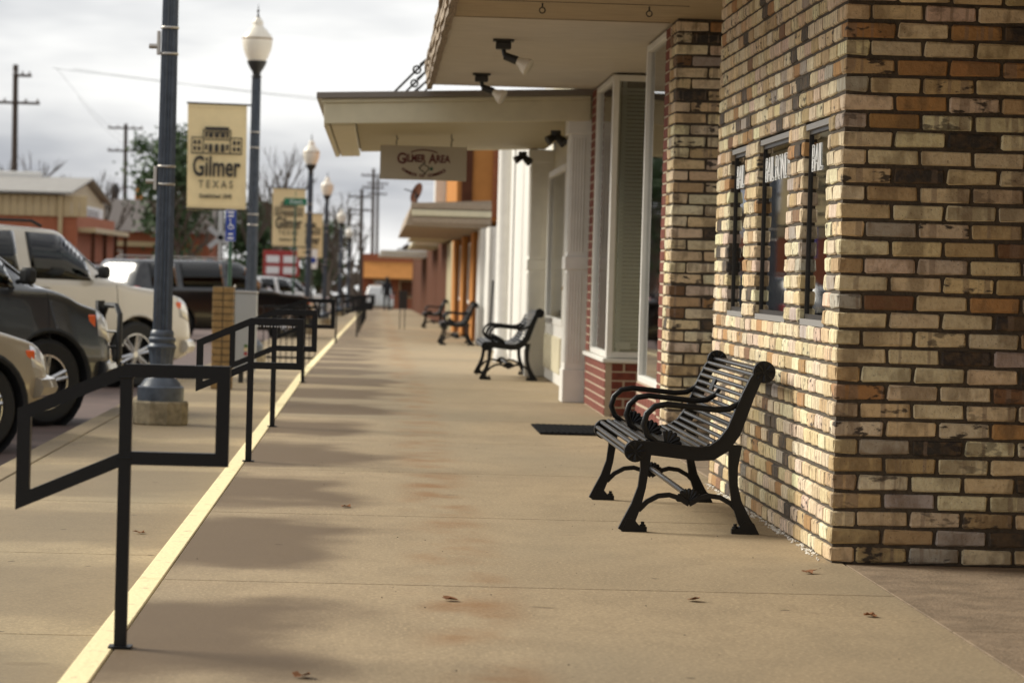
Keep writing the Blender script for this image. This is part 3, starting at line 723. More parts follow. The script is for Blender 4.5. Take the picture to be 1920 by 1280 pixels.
# ---------------------------------------------------------------- lamp posts and banners
def make_lamp():
    t = thing('lamp_post', 'l', 'lamp post', (0, 0, 0), 'fluted lamp posts along the lower walkway')
    q = MB(); q.lathe([(.225, 0), (.235, .01), (.235, .185), (.225, .2)], 10); q.build('plinth', 'plinth', t)
    q = MB(); q.lathe([(.198, .2), (.198, .315), (.185, .325)], 24); q.lathe([(.182, .325), (.135, .385), (.112, .40), (.104, .42), (.096, .47), (.100, .55), (.116, .64)], 32, flute=.06); b_ = q.build('base', 'post_blue', t, True)
    q = MB(); q.lathe([(.122, .64), (.126, .66), (.112, .672), (.106, .69), (.116, .705), (.116, .725), (.098, .742), (.102, .765), (.096, .785), (.084, .80)], 24); q.build('collar', 'post_blue', b_, True)
    q = MB(); q.lathe([(.083, .80), (.078, 1.6), (.066, 3.9), (.064, 4.12)], 28, flute=.2); q.build('pole', 'post_blue', t)
    q = MB(); q.lathe([(.05, 4.02), (.055, 4.12), (.08, 4.14), (.055, 4.16), (.06, 4.20), (.11, 4.28), (.138, 4.34), (.142, 4.36), (.13, 4.365)], 20); q.build('fitter', 'dark_metal', t, True)
    q = MB(); q.lathe([(.128, 4.365), (.16, 4.43), (.195, 4.52), (.213, 4.62), (.216, 4.675), (.205, 4.72), (.155, 4.775), (.14, 4.80), (.095, 4.84), (.075, 4.87), (.078, 4.90), (.072, 4.93), (.03, 4.985)], 24); gl = q.build('globe', 'globe', t, True)
    q = MB(); q.lathe([(.2165, 4.668), (.219, 4.672), (.219, 4.684), (.2165, 4.688)], 24); q.build('band', 'beam_wood', gl, True)
    q = MB(); q.lathe([(.032, 4.98), (.012, 5.02), (.01, 5.05), (.02, 5.075), (.008, 5.10), (.003, 5.17)], 10); q.build('finial', 'dark_metal', t, True)
    for z in (2.02, 2.17, 3.12, 3.34):
        q = MB(); q.lathe([(.076, z), (.078, z+.004), (.078, z+.016), (.076, z+.02)], 16); q.build('band_clamp', 'steel', t, True)
    return t
lamp = make_lamp()
LP = [(25.4, 'tall fluted grey lamp post on a concrete plinth, without banner, beside the parked cars'), (42.8, 'fluted lamp post with acorn globe carrying the largest Gilmer banner'),
      (77, 'fluted lamp post with acorn globe carrying the second banner, by the green street sign'), (101, 'lamp post with acorn globe beside the third banner'),
      (140, 'distant lamp post with white globe, beyond the third banner'), (178, 'farthest lamp post with white globe before the dark utility poles')]
for i, (y, lab) in enumerate(LP):
    o = lamp if i == 0 else copy_tree(lamp); o.location = (-1.82, y, zg(y)-.21); o['label'] = lab
q = thing('pole_bracket', 'small grey box bracket strapped to the tall bannerless lamp post', 'bracket', (-1.82, 25.4, 2.9)); zc = zg(25.4)
for z in (3.22, 2.08):
    b_ = MB(); b_.box(-1.925, -1.895, 25.36, 25.42, zc+z-.21-.10, zc+z-.21+.10, .004); b_.tube([(-1.92, 25.38, zc+z-.24), (-1.99, 25.38, zc+z-.24)], .022, 10); b_.build('arm_socket', 'steel', q)
def banner(y, lab):
    s_ = -1.82; z = zg(y)
    t = thing('street_banner', lab, 'banner', (s_-.5, y, z+2.0), 'Gilmer banners on the lamp posts')
    for zz in (2.02, 3.52):
        a_ = MB(); a_.tube([(s_, y, z+zz), (s_-.98, y, z+zz+.01)], .014, 8); a_.build('arm', 'dark_metal', t)
    nx, nz = 16, 26; vs = []; x0, x1 = s_-.965, s_-.125; z0, z1 = z+2.01, z+3.53
    b_ = MB()
    def wav(u, v): return .02*math.sin(u*3+v*2)*math.sin(v*math.pi)+.012*math.sin(u*9+v*5)*v*(1-v)*2
    for sd_ in (0, 1):
        for j in range(nz+1):
            for i in range(nx+1):
                u, v = i/nx, j/nz; vs.append((x0+(x1-x0)*u+.02*(1-v), y+wav(u, v)+(.003 if sd_ else 0), z0+(z1-z0)*v))
    n1 = (nx+1)*(nz+1); fs = []
    for j in range(nz):
        for i in range(nx):
            a = j*(nx+1)+i; fs += [(a, a+1, a+nx+2, a+nx+1), (n1+a, n1+a+nx+1, n1+a+nx+2, n1+a+1)]
    b_.add(vs, fs); cl = b_.build('cloth', 'banner', t, True)
    yf = y-.034; mxx = (x0+x1)/2+.005
    for zz in (z0+.055, z1-.06):
        h_ = MB(); h_.box(x0+.02, x1, y-.036, y-.033, zz, zz+.006); h_.build('hem', 'tan_metal', cl)
    text('Gilmer', 'ink', cl, 'lettering', .40, (mxx, yf, z0+.61), sx=.60, bold=.008); text('TEXAS', 'ink', cl, 'lettering', .15, (mxx, yf, z0+.365), sx=.75, space=1.7, bold=.002)
    text('Established 1848', 'ink', cl, 'lettering', .085, (mxx, yf, z0+.20), sx=.8, bold=.002)
    e_ = MB(); zb = z0+.80      # courthouse drawing
    def rect(a, b, c_, d): e_.box(mxx+a, mxx+b, yf-.001, yf+.001, zb+c_, zb+d)
    rect(-.36, .36, 0, .018); rect(-.20, .20, .335, .35); rect(-.17, .17, .35, .385); rect(-.2, .2, .20, .215); rect(-.36, -.2, .225, .24); rect(.2, .36, .225, .24); rect(-.2, -.185, 0, .34); rect(.185, .2, 0, .34); rect(-.36, -.348, 0, .23); rect(.348, .36, 0, .23)
    for x in (-.31, -.25, .25, .31):
        for zz in (.045, .135): rect(x-.02, x+.02, zz, zz+.06)
    for x in (-.15, .15):
        rect(x-.016, x+.016, .06, .14); rect(x-.016, x+.016, .235, .315)
    for x in (-.085, 0, .085):
        rect(x-.026, x+.026, .03, .12); e_.prism([(mxx+x+.026*math.cos(a*math.pi/6), zb+.12+.026*math.sin(a*math.pi/6)) for a in range(7)], yf-.001, yf+.001)
        rect(x-.03, x+.03, .235, .30)
    rect(-.17, .17, .305, .322)
    e_.build('drawing', 'ink', cl)
banner(42.8, 'tan cloth banner lettered Gilmer Texas, the largest, with folds near its top corner'); banner(77, 'tan Gilmer banner partly behind the green street name sign'); banner(101, 'small far tan banner crossed by a lamp post')

# ---------------------------------------------------------------- signs
def post_sign(x, y, zb, z0, z1, wd, m, pm, lab, name, cat, body=None):
    t = thing(name, lab, cat, (x, y, zb)); q = MB(); q.tube([(x, y, zb), (x, y, z1)], .025, 8); q.build('post', pm, t)
    q = MB(); q.box(x-wd/2, x+wd/2, y-.05, y-.04, z0, z1, .003); o = q.build('panel', m, t); return t, o
t, o = post_sign(-1.99, 40, zg(40)-.21, 1.475, 1.90, .135, 'sign_blue', 'post_green', 'blue wheelchair parking sign on a green post under the largest banner', 'parking_sign', 'sign')
q = MB()
for a in (0, 1): q.box(-2.055, -1.925, 39.944, 39.9475, (1.478, 1.893)[a], (1.483, 1.898)[a])
q.build('border', 'white_ink', o)
q = MB(); cx_, cz_ = -1.99, 1.69
q.tube([(cx_+.03*math.cos(R(60+30*i)), 39.945, cz_-.02+.03*math.sin(R(60+30*i))) for i in range(10)], .005, 5); q.tube([(cx_-.008, 39.945, cz_+.06), (cx_-.004, 39.945, cz_), (cx_+.025, 39.945, cz_), (cx_+.035, 39.945, cz_-.04)], .006, 5); q.lathe([(.011, 39.943), (.011, 39.947)], 10, (cx_-.01, 0, cz_+.078), axis='y'); q.build('wheelchair_symbol', 'white_ink', o)
for zz, ww in ((1.862, .04), (1.815, .036), (1.575, .03), (1.52, .04)):
    q = MB(); q.box(cx_-ww, cx_+ww, 39.944, 39.9475, zz-.010, zz+.010); q.build('faded_line', 'white_ink', o)
t, o = post_sign(-2.05, 72, zg(72)-.21, 2.62, 2.80, .02, 'street_green', 'post_green', 'green street name blade on a thin post in front of the second banner', 'street_name_sign', 'sign')
q = MB(); q.box(-2.32, -1.78, 71.93, 71.945, 2.66, 2.83, .003); o = q.build('name_blade', 'street_green', t); text('Davis', 'white_ink', o, 'lettering', .14, (-2.03, 71.925, 2.745)); 
q = MB(); q.box(-2.055, -2.045, 71.8, 72.3, 2.86, 3.0, .003); q.build('cross_blade', 'street_green', t)
t, o = post_sign(-1.95, 88, zg(88)-.21, 1.15, 1.72, .26, 'white_ink', 'dark_metal', 'white wheelchair sign with blue symbol, far along the kerb', 'parking_sign', 'sign')
q = MB(); q.lathe([(.09, 87.94), (.09, 87.947)], 16, (-1.95, 0, 1.40), axis='y'); q.build('blue_symbol', 'sign_blue', o)
t = thing('crossing_signal', 'white railroad crossbuck signal on a mast before the far brick building', 'signal', (-6.2, 117, zg(117)-.4)); z = zg(117)
q = MB(); q.tube([(-6.2, 117, z-.4), (-6.2, 117, z+4.2)], .09, 10); q.build('mast', 'box_grey', t)
for a in (40, -40):
    q = MB(); q.box(-.6, .6, -.02, .02, -.10, .10); q.v = [(-6.2+x*math.cos(R(a))-zz*math.sin(R(a)), 116.85+y, z+2.9+x*math.sin(R(a))+zz*math.cos(R(a))) for x, y, zz in q.v]; q.build('crossbuck_blade', 'box_grey', t)
for x in (-.4, .4):
    q = MB(); q.lathe([(.2, 0), (.2, .06)], 14, (-6.2+x, 116.8, z+1.9), axis='y'); q.build('lamp', 'dark_metal', t)
q = MB(); q.box(-6.65, -5.75, 116.86, 116.9, z+1.86, z+1.94); q.build('lamp_bar', 'box_grey', t)
t = thing('red_shop_sign', 'red and white shop sign on a dark frame beyond the second banner', 'sign', (-4.5, 150, zg(150)-.5)); z = zg(150)
q = MB(); q.box(-5.8, -4.0, 149.9, 150.1, z+1.6, z+2.9, .02); o = q.build('panel', 'red_sign', t)
for i, zz in enumerate((2.45, 1.9)):
    for x in (-5.35, -4.5): q = MB(); q.box(x-.3, x+.35, 149.87, 149.89, z+zz-.16, z+zz+.2); q.build('white_patch', 'white_ink', o)
q = MB(); q.box(-5.9, -3.6, 150.2, 152, z-.6, z+1.3); q.build('dark_base', 'brown_paint', t)

# ---------------------------------------------------------------- brick pillar, utility box, mat, leaves
bp_ = thing('brick_pillar', 'short yellow brick pillar on the lower walkway beside the grey utility box', 'pillar', (-1.71, 33.2, -.21))
q = MB(); q.box(-1.82, -1.60, 33.12, 33.40, -.21, .92); q.build('mortar_core', 'mortar', bp_)
for r_ in range(15):
    for c_ in range(2):
        q = MB(); x = -1.828+c_*.119-(.0); q.box(x, x+.110, 33.11, 33.41, -.21+r_*.0755, -.21+r_*.0755+.066, .005); q.build('brick', 'pillar_brick', bp_)
ub = thing('utility_box', 'grey metal utility box on legs with a small coloured sticker, beside the brick pillar', 'utility box', (-1.53, 35.4, -.23))
z = zg(35.4)-.21
q = MB(); q.box(-1.68, -1.43, 35.3, 35.55, z+.14, z+1.06, .008); bx = q.build('cabinet', 'box_grey', ub)
q = MB(); q.box(-1.69, -1.42, 35.29, 35.56, z+1.062, z+1.085, .006); q.build('lid', 'steel', ub)
for x in (-1.60, -1.5): q = MB(); q.box(x-.03, x+.03, 35.4, 35.46, z, z+.14); q.build('leg', 'dark_metal', ub)
for zz, m_ in ((.44, 'weed'), (.40, 'banner'), (.35, 'red_sign')): q = MB(); q.lathe([(.022, 35.294), (.022, 35.298)], 10, (-1.545, 0, z+zz), axis='y'); q.build('sticker', m_, bx)
q = MB(); q.tube([(-1.70, 35.3, z+.2), (-1.70, 35.3, z+1.12), (-1.68, 35.3, z+1.15)], .012, 8); q.build('conduit', 'steel', ub)
q = MB(); q.box(1.18, 2.25, 21.35, 22.6, .002, .016, .005)
mt = tag(q.build('door_mat', 'rubber'), 'black ribbed rubber door mat on the sidewalk before the shop door', 'mat')
for i in range(24):
    q = MB(); x = 1.22+i*.043; q.box(x, x+.022, 21.4, 22.55, .0155, .020); q.build('rib', 'rubber', mt)
LV = [((1300, 1127), 'curled tan'), ((1632, 1156), 'brown crumpled'), ((648, 951), 'thin brown'), ((565, 1270), 'dark'), ((1515, 1075), 'pale flat'), ((840, 1126), 'long thin'), ((264, 1000), 'reddish')]
def gpt(px, py, z=0):
    d = fw+r2*((px-960)/5600)-u2*((py-640)/5600); tt = (z-CAM_H)/d.z; return Vector((0, 0, CAM_H))+d*tt
for (pp, ad) in LV:
    zf = -.21 if ad == 'reddish' else 0; p = gpt(*pp, zf); q = MB(); a = random.uniform(0, 6); n_ = 9; top = []
    s_ = .028
    pts = [(s_*(1.5 if i in (0,) else .5+.5*abs(math.sin(i*1.9)))*math.cos(i*2*math.pi/n_+a), .7*s_*math.sin(i*2*math.pi/n_+a)*1.5) for i in range(n_)]
    vs = [(p.x, p.y, p.z+.006)]+[(p.x+x, p.y+y, p.z+.003+.016*random.random()) for x, y in pts]
    vs += [(x, y, zz+.0012) for x, y, zz in vs]; m_ = n_+1
    q.add(vs, [(0, 1+(i+1) % n_, 1+i) for i in range(n_)]+[(m_, m_+1+i, m_+1+(i+1) % n_) for i in range(n_)]+[(1+i, 1+(i+1) % n_, m_+1+(i+1) % n_, m_+1+i) for i in range(n_)])
    tag(q.build('fallen_leaf', 'leaf_dry'), ad+' dry leaf lying on the '+('lower walkway' if zf else 'sidewalk'), 'leaf')
q = MB()
for i in range(90):
    x = random.uniform(-.7, 1.9); y = random.uniform(8, 20); s_ = random.uniform(.001, .004); q.lathe([(s_, 0), (s_*.6, s_*.7)], 5, (x, y, .0))
q.build('grit', 'mortar', side, kind='stuff')

# ---------------------------------------------------------------- cars
def make_car(key, L_, W, H, wb, wr, paint, hood, cowl_x, style):
    """x forward, y left, origin on the ground under the middle of the wheelbase"""
    t = thing('parked_car', 'c', 'car', (0, 0, 0)); fo = (L_-wb)*.46; xf = wb/2+fo; xr = xf-L_; belt = hood+.09
    # stations: x, zbottom, zshoulder, ztop, half width low, half width shoulder, half width top
    hw = W/2; rl = style == 'sedan'
    A = cowl_x; roofx = A-.78 if not rl else A-.95
    stn = [(xr, .45, belt-.25, belt-.1, hw*.80, hw*.80, hw*.6), (xr+.06, .38, belt-.06, belt+.02, hw*.9, hw*.9, hw*.72)]
    if rl: stn += [(xr+.5, .3, belt-.02, belt+.05, hw*.97, hw*.95, hw*.75), (xr+.75, .28, belt, belt+.07, hw, hw*.96, hw*.75), (xr+1.5, .26, belt, H-.02, hw, hw*.96, hw*.66)]
    else: stn += [(xr+.12, .34, belt, H-.22, hw*.95, hw*.94, hw*.74), (xr+.30, .3, belt, H-.03, hw, hw*.96, hw*.75)]
    stn += [(-.3, .27, belt, H, hw, hw*.97, hw*.75), (roofx, .27, belt-.01, H-.03, hw, hw*.97, hw*.73), (A, .27, belt-.03, belt+.06, hw, hw*.96, hw*.74),
            (A+.25, .27, hood-.0, hood+.06, hw, hw*.95, hw*.72), (xf-.55, .29, hood-.05, hood+.01, hw, hw*.94, hw*.7), (xf-.22, .33, hood-.13, hood-.05, hw*.95, hw*.9, hw*.66), (xf-.06, .36, hood-.25, hood-.15, hw*.84, hw*.8, hw*.6), (xf, .42, hood-.4, hood-.32, hw*.72, hw*.7, hw*.5)]
    xs = []; x = xr
    while x < xf: xs.append(x); x += .06
    xs.append(xf)
    def par(x):
        for a, b in zip(stn, stn[1:]):
            if x <= b[0]+1e-6:
                u = (x-a[0])/(b[0]-a[0]); return [a[i]+(b[i]-a[i])*u for i in range(1, 7)]
        return list(stn[-1][1:])
    sm = [[sum(par(min(xf, max(xr, x+d)))[i] for d in (-.07, -.035, 0, .035, .07))/5 for i in range(6)] for x in xs]
    def half(p):
        zb, zs, zt, wl, ws, wt = p; h = zs-zb
        return [(0, zb), (wl*.86, zb), (wl*.97, zb+.05), (wl, zb+h*.28), (wl+.012, zb+h*.55), (ws+.012, zs-.07), (ws-.005, zs), (ws-.025, zs+.025), (ws-.025+(wt-ws+.025)*.45, zs+.025+(zt-zs-.1)*.5) if zt-zs > .2 else (ws-.06, zs+.035), (wt+.03, zt-.075) if zt-zs > .2 else (ws-.12, zs+.045), (wt-.03, zt-.022), (wt*.6, zt-.004), (0, zt)]
    rings = []; nh = 13
    for p in sm:
        h = half(p); rings.append([(-a, b) for a, b in h]+[(a, b) for a, b in h[-2:0:-1]])
    nr = len(rings[0]); q = MB(); vs = [(x, a, b) for x, rg in zip(xs, rings) for a, b in rg]; fs = []
    for i in range(len(xs)-1):
        for j in range(nr): fs.append((i*nr+j, i*nr+(j+1) % nr, (i+1)*nr+(j+1) % nr, (i+1)*nr+j))
    fs += [tuple(range(nr)), tuple(range((len(xs)-1)*nr, len(xs)*nr))[::-1]]; q.add(vs, fs)
    body = q.build('body', paint, t, True)
    cu_ = MB(); ar = wr*1.17
    for x in (-wb/2, wb/2):
        for s_ in (-1, 1): cu_.lathe([(ar, min(s_*(hw-.30), s_*(hw+.3))), (ar, max(s_*(hw-.30), s_*(hw+.3)))], 32, (x, 0, wr), axis='y')
    cut = cu_.build('cut', 'tyre', None); mo = body.modifiers.new('b', 'BOOLEAN'); mo.object = cut; mo.operation = 'DIFFERENCE'; mo.solver = 'EXACT'
    dg = bpy.context.evaluated_depsgraph_get(); me = bpy.data.meshes.new_from_object(body.evaluated_get(dg)); body.modifiers.clear(); body.data = me
    me.set_sharp_from_angle(angle=R(38)); bpy.data.objects.remove(cut)
    def patch(x0, x1, j0, j1, off, m_, name, par_, both=True, inset=0):
        idx = [i for i, x in enumerate(xs) if x0 <= x <= x1]
        for s_ in ((-1, 1) if both else (0,)):
            pq = MB(); v_ = []; cols_ = range(j0, j1+1)
            for i in idx:
                hf = half(sm[i])
                for j in cols_:
                    a, b = hf[j]
                    if both: v_.append((xs[i], s_*(a+off), b+off*.3))
                    else: v_.append((xs[i]+off, a, b+off))
            m2 = len(list(cols_)); f_ = [(i*m2+j, i*m2+j+1, (i+1)*m2+j+1, (i+1)*m2+j) for i in range(len(idx)-1) for j in range(m2-1)]
            pq.add(v_, f_); o_ = pq.build(name, m_, par_, True); o_.data.materials[0] = MATS[m_]
            so_ = o_.modifiers.new('s', 'SOLIDIFY'); so_.thickness = .004; so_.offset = 0
    # side glass
    rr = xr+.42 if not rl else xr+1.35; bs = A-.36
    cuts = [(rr, rr+.75), (rr+.87, bs-1.08), (bs-.98, bs-.02)] if not rl else [(rr+.25, bs-1.0), (bs-.92, bs-.02)]
    # quarter glass triangle towards the mirror
    for s_ in (-1, 1):
        hb = half(sm[min(range(len(xs)), key=lambda i: abs(xs[i]-bs))]); h2 = half(sm[min(range(len(xs)), key=lambda i: abs(xs[i]-(A-.02)))])
        pq = MB(); pq.add([(bs, s_*(hb[8][0]+.006), hb[8][1]), (bs, s_*(hb[9][0]+.006), hb[9][1]-.02), (A-.12, s_*(h2[7][0]-.03), h2[7][1]+.10), (A-.02, s_*(h2[7][0]-.01), h2[7][1]+.03), (bs, s_*(hb[7][0]+.006), hb[7][1]+.02)], [(0, 1, 2, 3, 4)]); 
    # lower strip of the side windows
    for a, b in cuts:
        if b-a > .2: patch(a, b, 7, 9, .006, 'car_glass', 'side_window', t)
    # windscreen and rear glass
    patch(A-.66, A-.08, 9, 12, .006, 'car_glass', 'windscreen', t); 
    for s_ in (-1, 1):
        q = MB(); zb_ = belt+.02; q.box(A-.42, A-.30, s_*(hw+.02)-.0, s_*(hw+.16), zb_+.02, zb_+.17, .03) if s_ > 0 else q.box(A-.42, A-.30, -(hw+.16), -(hw+.02), zb_+.02, zb_+.17, .03)
        q.tube([(A-.36, s_*(hw-.06), zb_+.04), (A-.36, s_*(hw+.05), zb_+.06)], .022, 8); q.build('wing_mirror', 'tyre', t, True)
        for xd in (A-.05, bs-1.03):
            q = MB(); pts = []
            i = min(range(len(xs)), key=lambda i: abs(xs[i]-xd)); hf = half(sm[i])
            q.tube([(xs[i], s_*(hf[j][0]+.001), hf[j][1]) for j in (3, 4, 5, 6)], .004, 4); q.build('door_seam', 'tyre', t)
        i = min(range(len(xs)), key=lambda i: abs(xs[i]-(bs-.85))); hf = half(sm[i])
        q = MB(); q.tube([(xs[i]-.09, s_*(hf[5][0]+.01), hf[5][1]), (xs[i]-.05, s_*(hf[5][0]+.03), hf[5][1]), (xs[i]+.05, s_*(hf[5][0]+.03), hf[5][1]), (xs[i]+.09, s_*(hf[5][0]+.01), hf[5][1])], .014, 6); q.build('door_handle', paint, t, True)
        # lamps
        patchx = [i for i, x in enumerate(xs) if xf-.36 <= x <= xf-.08]
        pq = MB(); v_ = []
        for i in patchx:
            hf = half(sm[i]); a0, z0 = hf[5]; a1, z1 = hf[4]
            v_ += [(xs[i], s_*(hf[6][0]+.008), hf[6][1]), (xs[i], s_*(a0+.008), z0), (xs[i], s_*((a0+a1)/2+.008), (z0+z1)/2-.02)]
        pq.add(v_, [(i*3+j, i*3+j+1, i*3+j+4, i*3+j+3) for i in range(len(patchx)-1) for j in (0, 1)]); o_ = pq.build('headlight', 'headlamp', t, True); so_ = o_.modifiers.new('s', 'SOLIDIFY'); so_.thickness = .006
        i = min(range(len(xs)), key=lambda i: abs(xs[i]-(xf-.34))); hf = half(sm[i]); q = MB(); q.box(xs[i]-.05, xs[i]+.04, min(s_*(hf[5][0]-.02), s_*(hf[5][0]+.012)), max(s_*(hf[5][0]-.02), s_*(hf[5][0]+.012)), hf[5][1]-.09, hf[5][1]+.03, .01); q.build('side_marker', 'orange_plastic', t)
        q = MB(); q.box(xr+.0, xr+.10, min(s_*hw*.78, s_*hw*.93), max(s_*hw*.78, s_*hw*.93), belt-.32, belt+.02, .02); q.build('tail_light', 'red_sign', t)
        # cladding above the wheels
        for x in (-wb/2, wb/2):
            q = MB(); q.tube([(x+(ar+.01)*math.cos(a*math.pi/14), s_*(hw-.012), wr+(ar+.01)*math.sin(a*math.pi/14)) for a in range(15)], .028 if style != 'full' else .018, 6); q.build('wheel_arch', paint if style == 'full' else 'tyre', t, True)
            q = MB(); q.lathe([(ar-.004, min(s_*(hw-.26), s_*(hw-.03))), (ar-.004, max(s_*(hw-.26), s_*(hw-.03)))], 24, (x, 0, wr), axis='y'); q.f = q.f[:-2]; q.build('wheel_well', 'tyre', t)
    q = MB(); q.tube([(xf-.30, -hw*.96, .50), (xf-.10, -hw*.86, .5), (xf+.02, -hw*.6, .5), (xf+.04, 0, .5), (xf+.02, hw*.6, .5), (xf-.10, hw*.86, .5), (xf-.30, hw*.96, .5)], .085, 8); q.build('bumper', paint, t, True)
    q = MB(); q.box(xf-.05, xf+.03, -hw*.45, hw*.45, hood-.42, hood-.2, .02); q.build('grille', 'tyre', t)
    if style == 'full':
        for s_ in (-1, 1): q = MB(); q.tube([(xr+.6, s_*hw*.66, H-.01), (xr+.7, s_*hw*.66, H+.05), (roofx-.35, s_*hw*.66, H+.05), (roofx-.2, s_*hw*.66, H-.01)], .02, 6); q.build('roof_rail', 'steel' if key == 'k' else 'tyre', t, True)
    if key == 'guard':
        q = MB()
        for s_ in (-1, 1):
            c_ = [(xf+.03, s_*hw*.84, .60), (xf+.03, s_*hw*.84, 1.0), (xf+.05, s_*hw*.76, 1.08), (xf+.10, s_*hw*.55, 1.08), (xf+.14, s_*hw*.45, .98), (xf+.14, s_*hw*.45, .55), (xf+.08, s_*hw*.72, .52)]
            q.tube(c_, .026, 8, closed=True); q.box(xf+.06, xf+.14, s_*hw*.45-.02, s_*hw*.45+.02, .35, 1.12)
            for zz in (.7, .84): q.tube([(xf+.03, s_*hw*.84, zz), (xf+.13, s_*hw*.45, zz)], .014, 6)
        for zz in (.6, .8, 1.0): q.tube([(xf+.14, -hw*.45, zz), (xf+.15, 0, zz), (xf+.14, hw*.45, zz)], .022, 8)
        q.build('grille_guard', 'dark_metal', t, True)
    ns = 6 if style == 'full' else 5
    for x in (-wb/2, wb/2):
        for s_ in (-1, 1):
            w0, w1 = s_*(hw-.245), s_*(hw-.015); lo, hi = min(w0, w1), max(w0, w1); rim = wr*.64
            q = MB(); q.lathe([(rim, lo+.01), (wr*.9, lo), (wr, lo+.03), (wr, hi-.03), (wr*.9, hi), (rim, hi-.012)], 40, (x, 0, wr), axis='y'); q.f = q.f[:-2]; wh = q.build('tyre', 'tyre', t, True)
            yo = w1-s_*.03
            q = MB(); q.lathe([(rim+.004, min(w0, yo)), (rim+.004, max(w0, yo))], 32, (x, 0, wr), axis='y'); q.f = q.f[:-2]
            q.lathe([(rim*.93, min(yo, yo+s_*.012)), (rim+.002, min(yo, yo+s_*.012)), (rim+.002, max(yo, yo+s_*.012)), (rim*.93, max(yo, yo+s_*.012))], 32, (x, 0, wr), axis='y'); q.f = q.f[:-2]
            for i in range(ns):
                a = 2*math.pi*i/ns+.3
                for da in (-.13, .13): q.tube([(x+.04*math.cos(a+da*2), yo-s_*.012, wr+.04*math.sin(a+da*2)), (x+rim*.97*math.cos(a+da), yo, wr+rim*.97*math.sin(a+da))], [.026, .022], 6)
            q.lathe([(.062, min(yo-s_*.03, yo+s_*.006)), (.062, max(yo-s_*.03, yo+s_*.006))], 16, (x, 0, wr), axis='y'); q.build('rim', 'alloy', wh, True)
            q = MB(); q.lathe([(rim*.98, w0*.5+w1*.5-.01), (rim*.98, w0*.5+w1*.5)], 24, (x, 0, wr), axis='y'); q.build('brake_back', 'dark_metal', wh)
    return t
def place(car, wheel, ang, wb, W, lab, group='cars parked nose to the kerb'):
    a = R(ang); lx, ly = wb/2, -(W/2-.13); car.location = (wheel[0]-(lx*math.cos(a)-ly*math.sin(a)), wheel[1]-(lx*math.sin(a)+ly*math.cos(a)), zg(wheel[1])-.327)
    car.rotation_euler = (0, 0, a); car['label'] = lab; car['group'] = group
place(make_car('b', 4.4, 1.80, 1.66, 2.63, .345, 'paint_beige', .93, 1.05, 'mid'), (-3.05, 22.75), 45, 2.63, 1.80, 'beige compact crossover with an orange side marker, its nose by the first handrail')
place(make_car('guard', 4.75, 1.90, 1.78, 2.79, .39, 'paint_charcoal', 1.13, 1.42, 'mid'), (-3.01, 26.9), 45, 2.79, 1.90, 'charcoal sport utility vehicle with black grille guard beside the tall lamp post')
place(make_car('y', 5.2, 2.03, 1.92, 2.95, .40, 'paint_tan', 1.18, 1.2, 'full'), (-2.98, 36.4), 45, 2.95, 2.03, 'pale tan full size utility vehicle with roof rails, behind the charcoal one')
blk = make_car('k', 5.5, 2.03, 1.90, 3.3, .40, 'paint_black', 1.14, 1.15, 'full'); place(blk, (-2.2, 71.5), 42, 3.3, 2.03, 'long black utility vehicle with silver roof trim behind the brick pillar')
rd = make_car('r', 4.7, 1.84, 1.47, 2.75, .33, 'paint_red', .92, .85, 'sedan'); place(rd, (-2.8, 104), 45, 2.75, 1.84, 'red sedan parked past the black utility vehicle')
wh_ = make_car('w', 4.9, 1.95, 1.80, 2.9, .38, 'paint_white', 1.08, 1.0, 'full'); place(wh_, (-2.8, 122), 45, 2.9, 1.95, 'white utility vehicle parked past the red sedan')
for i, (x, y, an, lab) in enumerate(((-2.8, 138, 45, 'white utility vehicle, last in the parked row'), (-12.5, 95, 20, 'white utility vehicle across the street behind the tan one'), (.9, 205, 90, 'white utility vehicle driving away at the end of the street'))):
    c_ = copy_tree(wh_); place(c_, (x, y), an, 2.9, 1.95, lab)
bl = make_car('p', 5.3, 1.95, 1.75, 3.2, .38, 'paint_charcoal', 1.08, .9, 'full'); place(bl, (-9.5, 78), 200, 3.2, 1.95, 'dark pickup coloured utility vehicle across the street by the metal building')

# ---------------------------------------------------------------- buildings further along the right side
wb_ = thing('white_building', 'low white rendered building with a round white column past the chamber awning', 'building', (1.95, 36, 0))
q = MB(); q.box(1.95, 4, 34.35, 50, zg(50)-.1, 3.4); q.build('wall', 'white_paint', wb_)
q = MB(); q.lathe([(.10, 0), (.10, .1), (.085, .12), (.082, 3.2), (.1, 3.25), (.1, 3.4)], 20, (1.70, 41.1, zg(41))); q.build('column', 'white_paint', wb_, True)
for y in (36.2, 38.4, 43.5, 46, 48.5):
    q = MB(); q.box(1.93, 1.952, y, y+.03, zg(y), 3.38); q.build('panel_joint', 'frame_grey', wb_)
q = MB(); q.tube([(1.62, 43.4, zg(43)), (1.66, 43.4, 1.05)], .018, 8); tag(q.build('dark_post', 'dark_metal'), 'thin dark upright post leaning by the white column', 'post')
br = thing('brown_front', 'row shop front with brown and orange posts behind the far bench', 'building', (1.87, 55, zg(55)))
for i, (y0, y1, m_, x0) in enumerate(((50.1, 52, 'frame_grey', 1.97), (52, 54, 'white_paint', 1.9), (54, 55.5, 'white_paint', 1.82), (55.5, 59, 'brown_paint', 1.95), (59, 61, 'orange_paint', 1.85), (61, 66, 'brown_paint', 1.95), (66, 68, 'orange_paint', 1.85), (68, 73, 'brown_paint', 1.95), (73, 76, 'orange_paint', 1.85), (76, 84, 'cream_dark', 1.9))):
    q = MB(); q.box(x0, 4, y0+.004, y1-.004, zg(y1)-.2, 1.96, .004); q.build('front_bay', m_, br)
for y in (57.2, 63, 70): framed(br, 'x', y, y+1.6, .5, 1.8, 1.92, .06, 'white_paint')
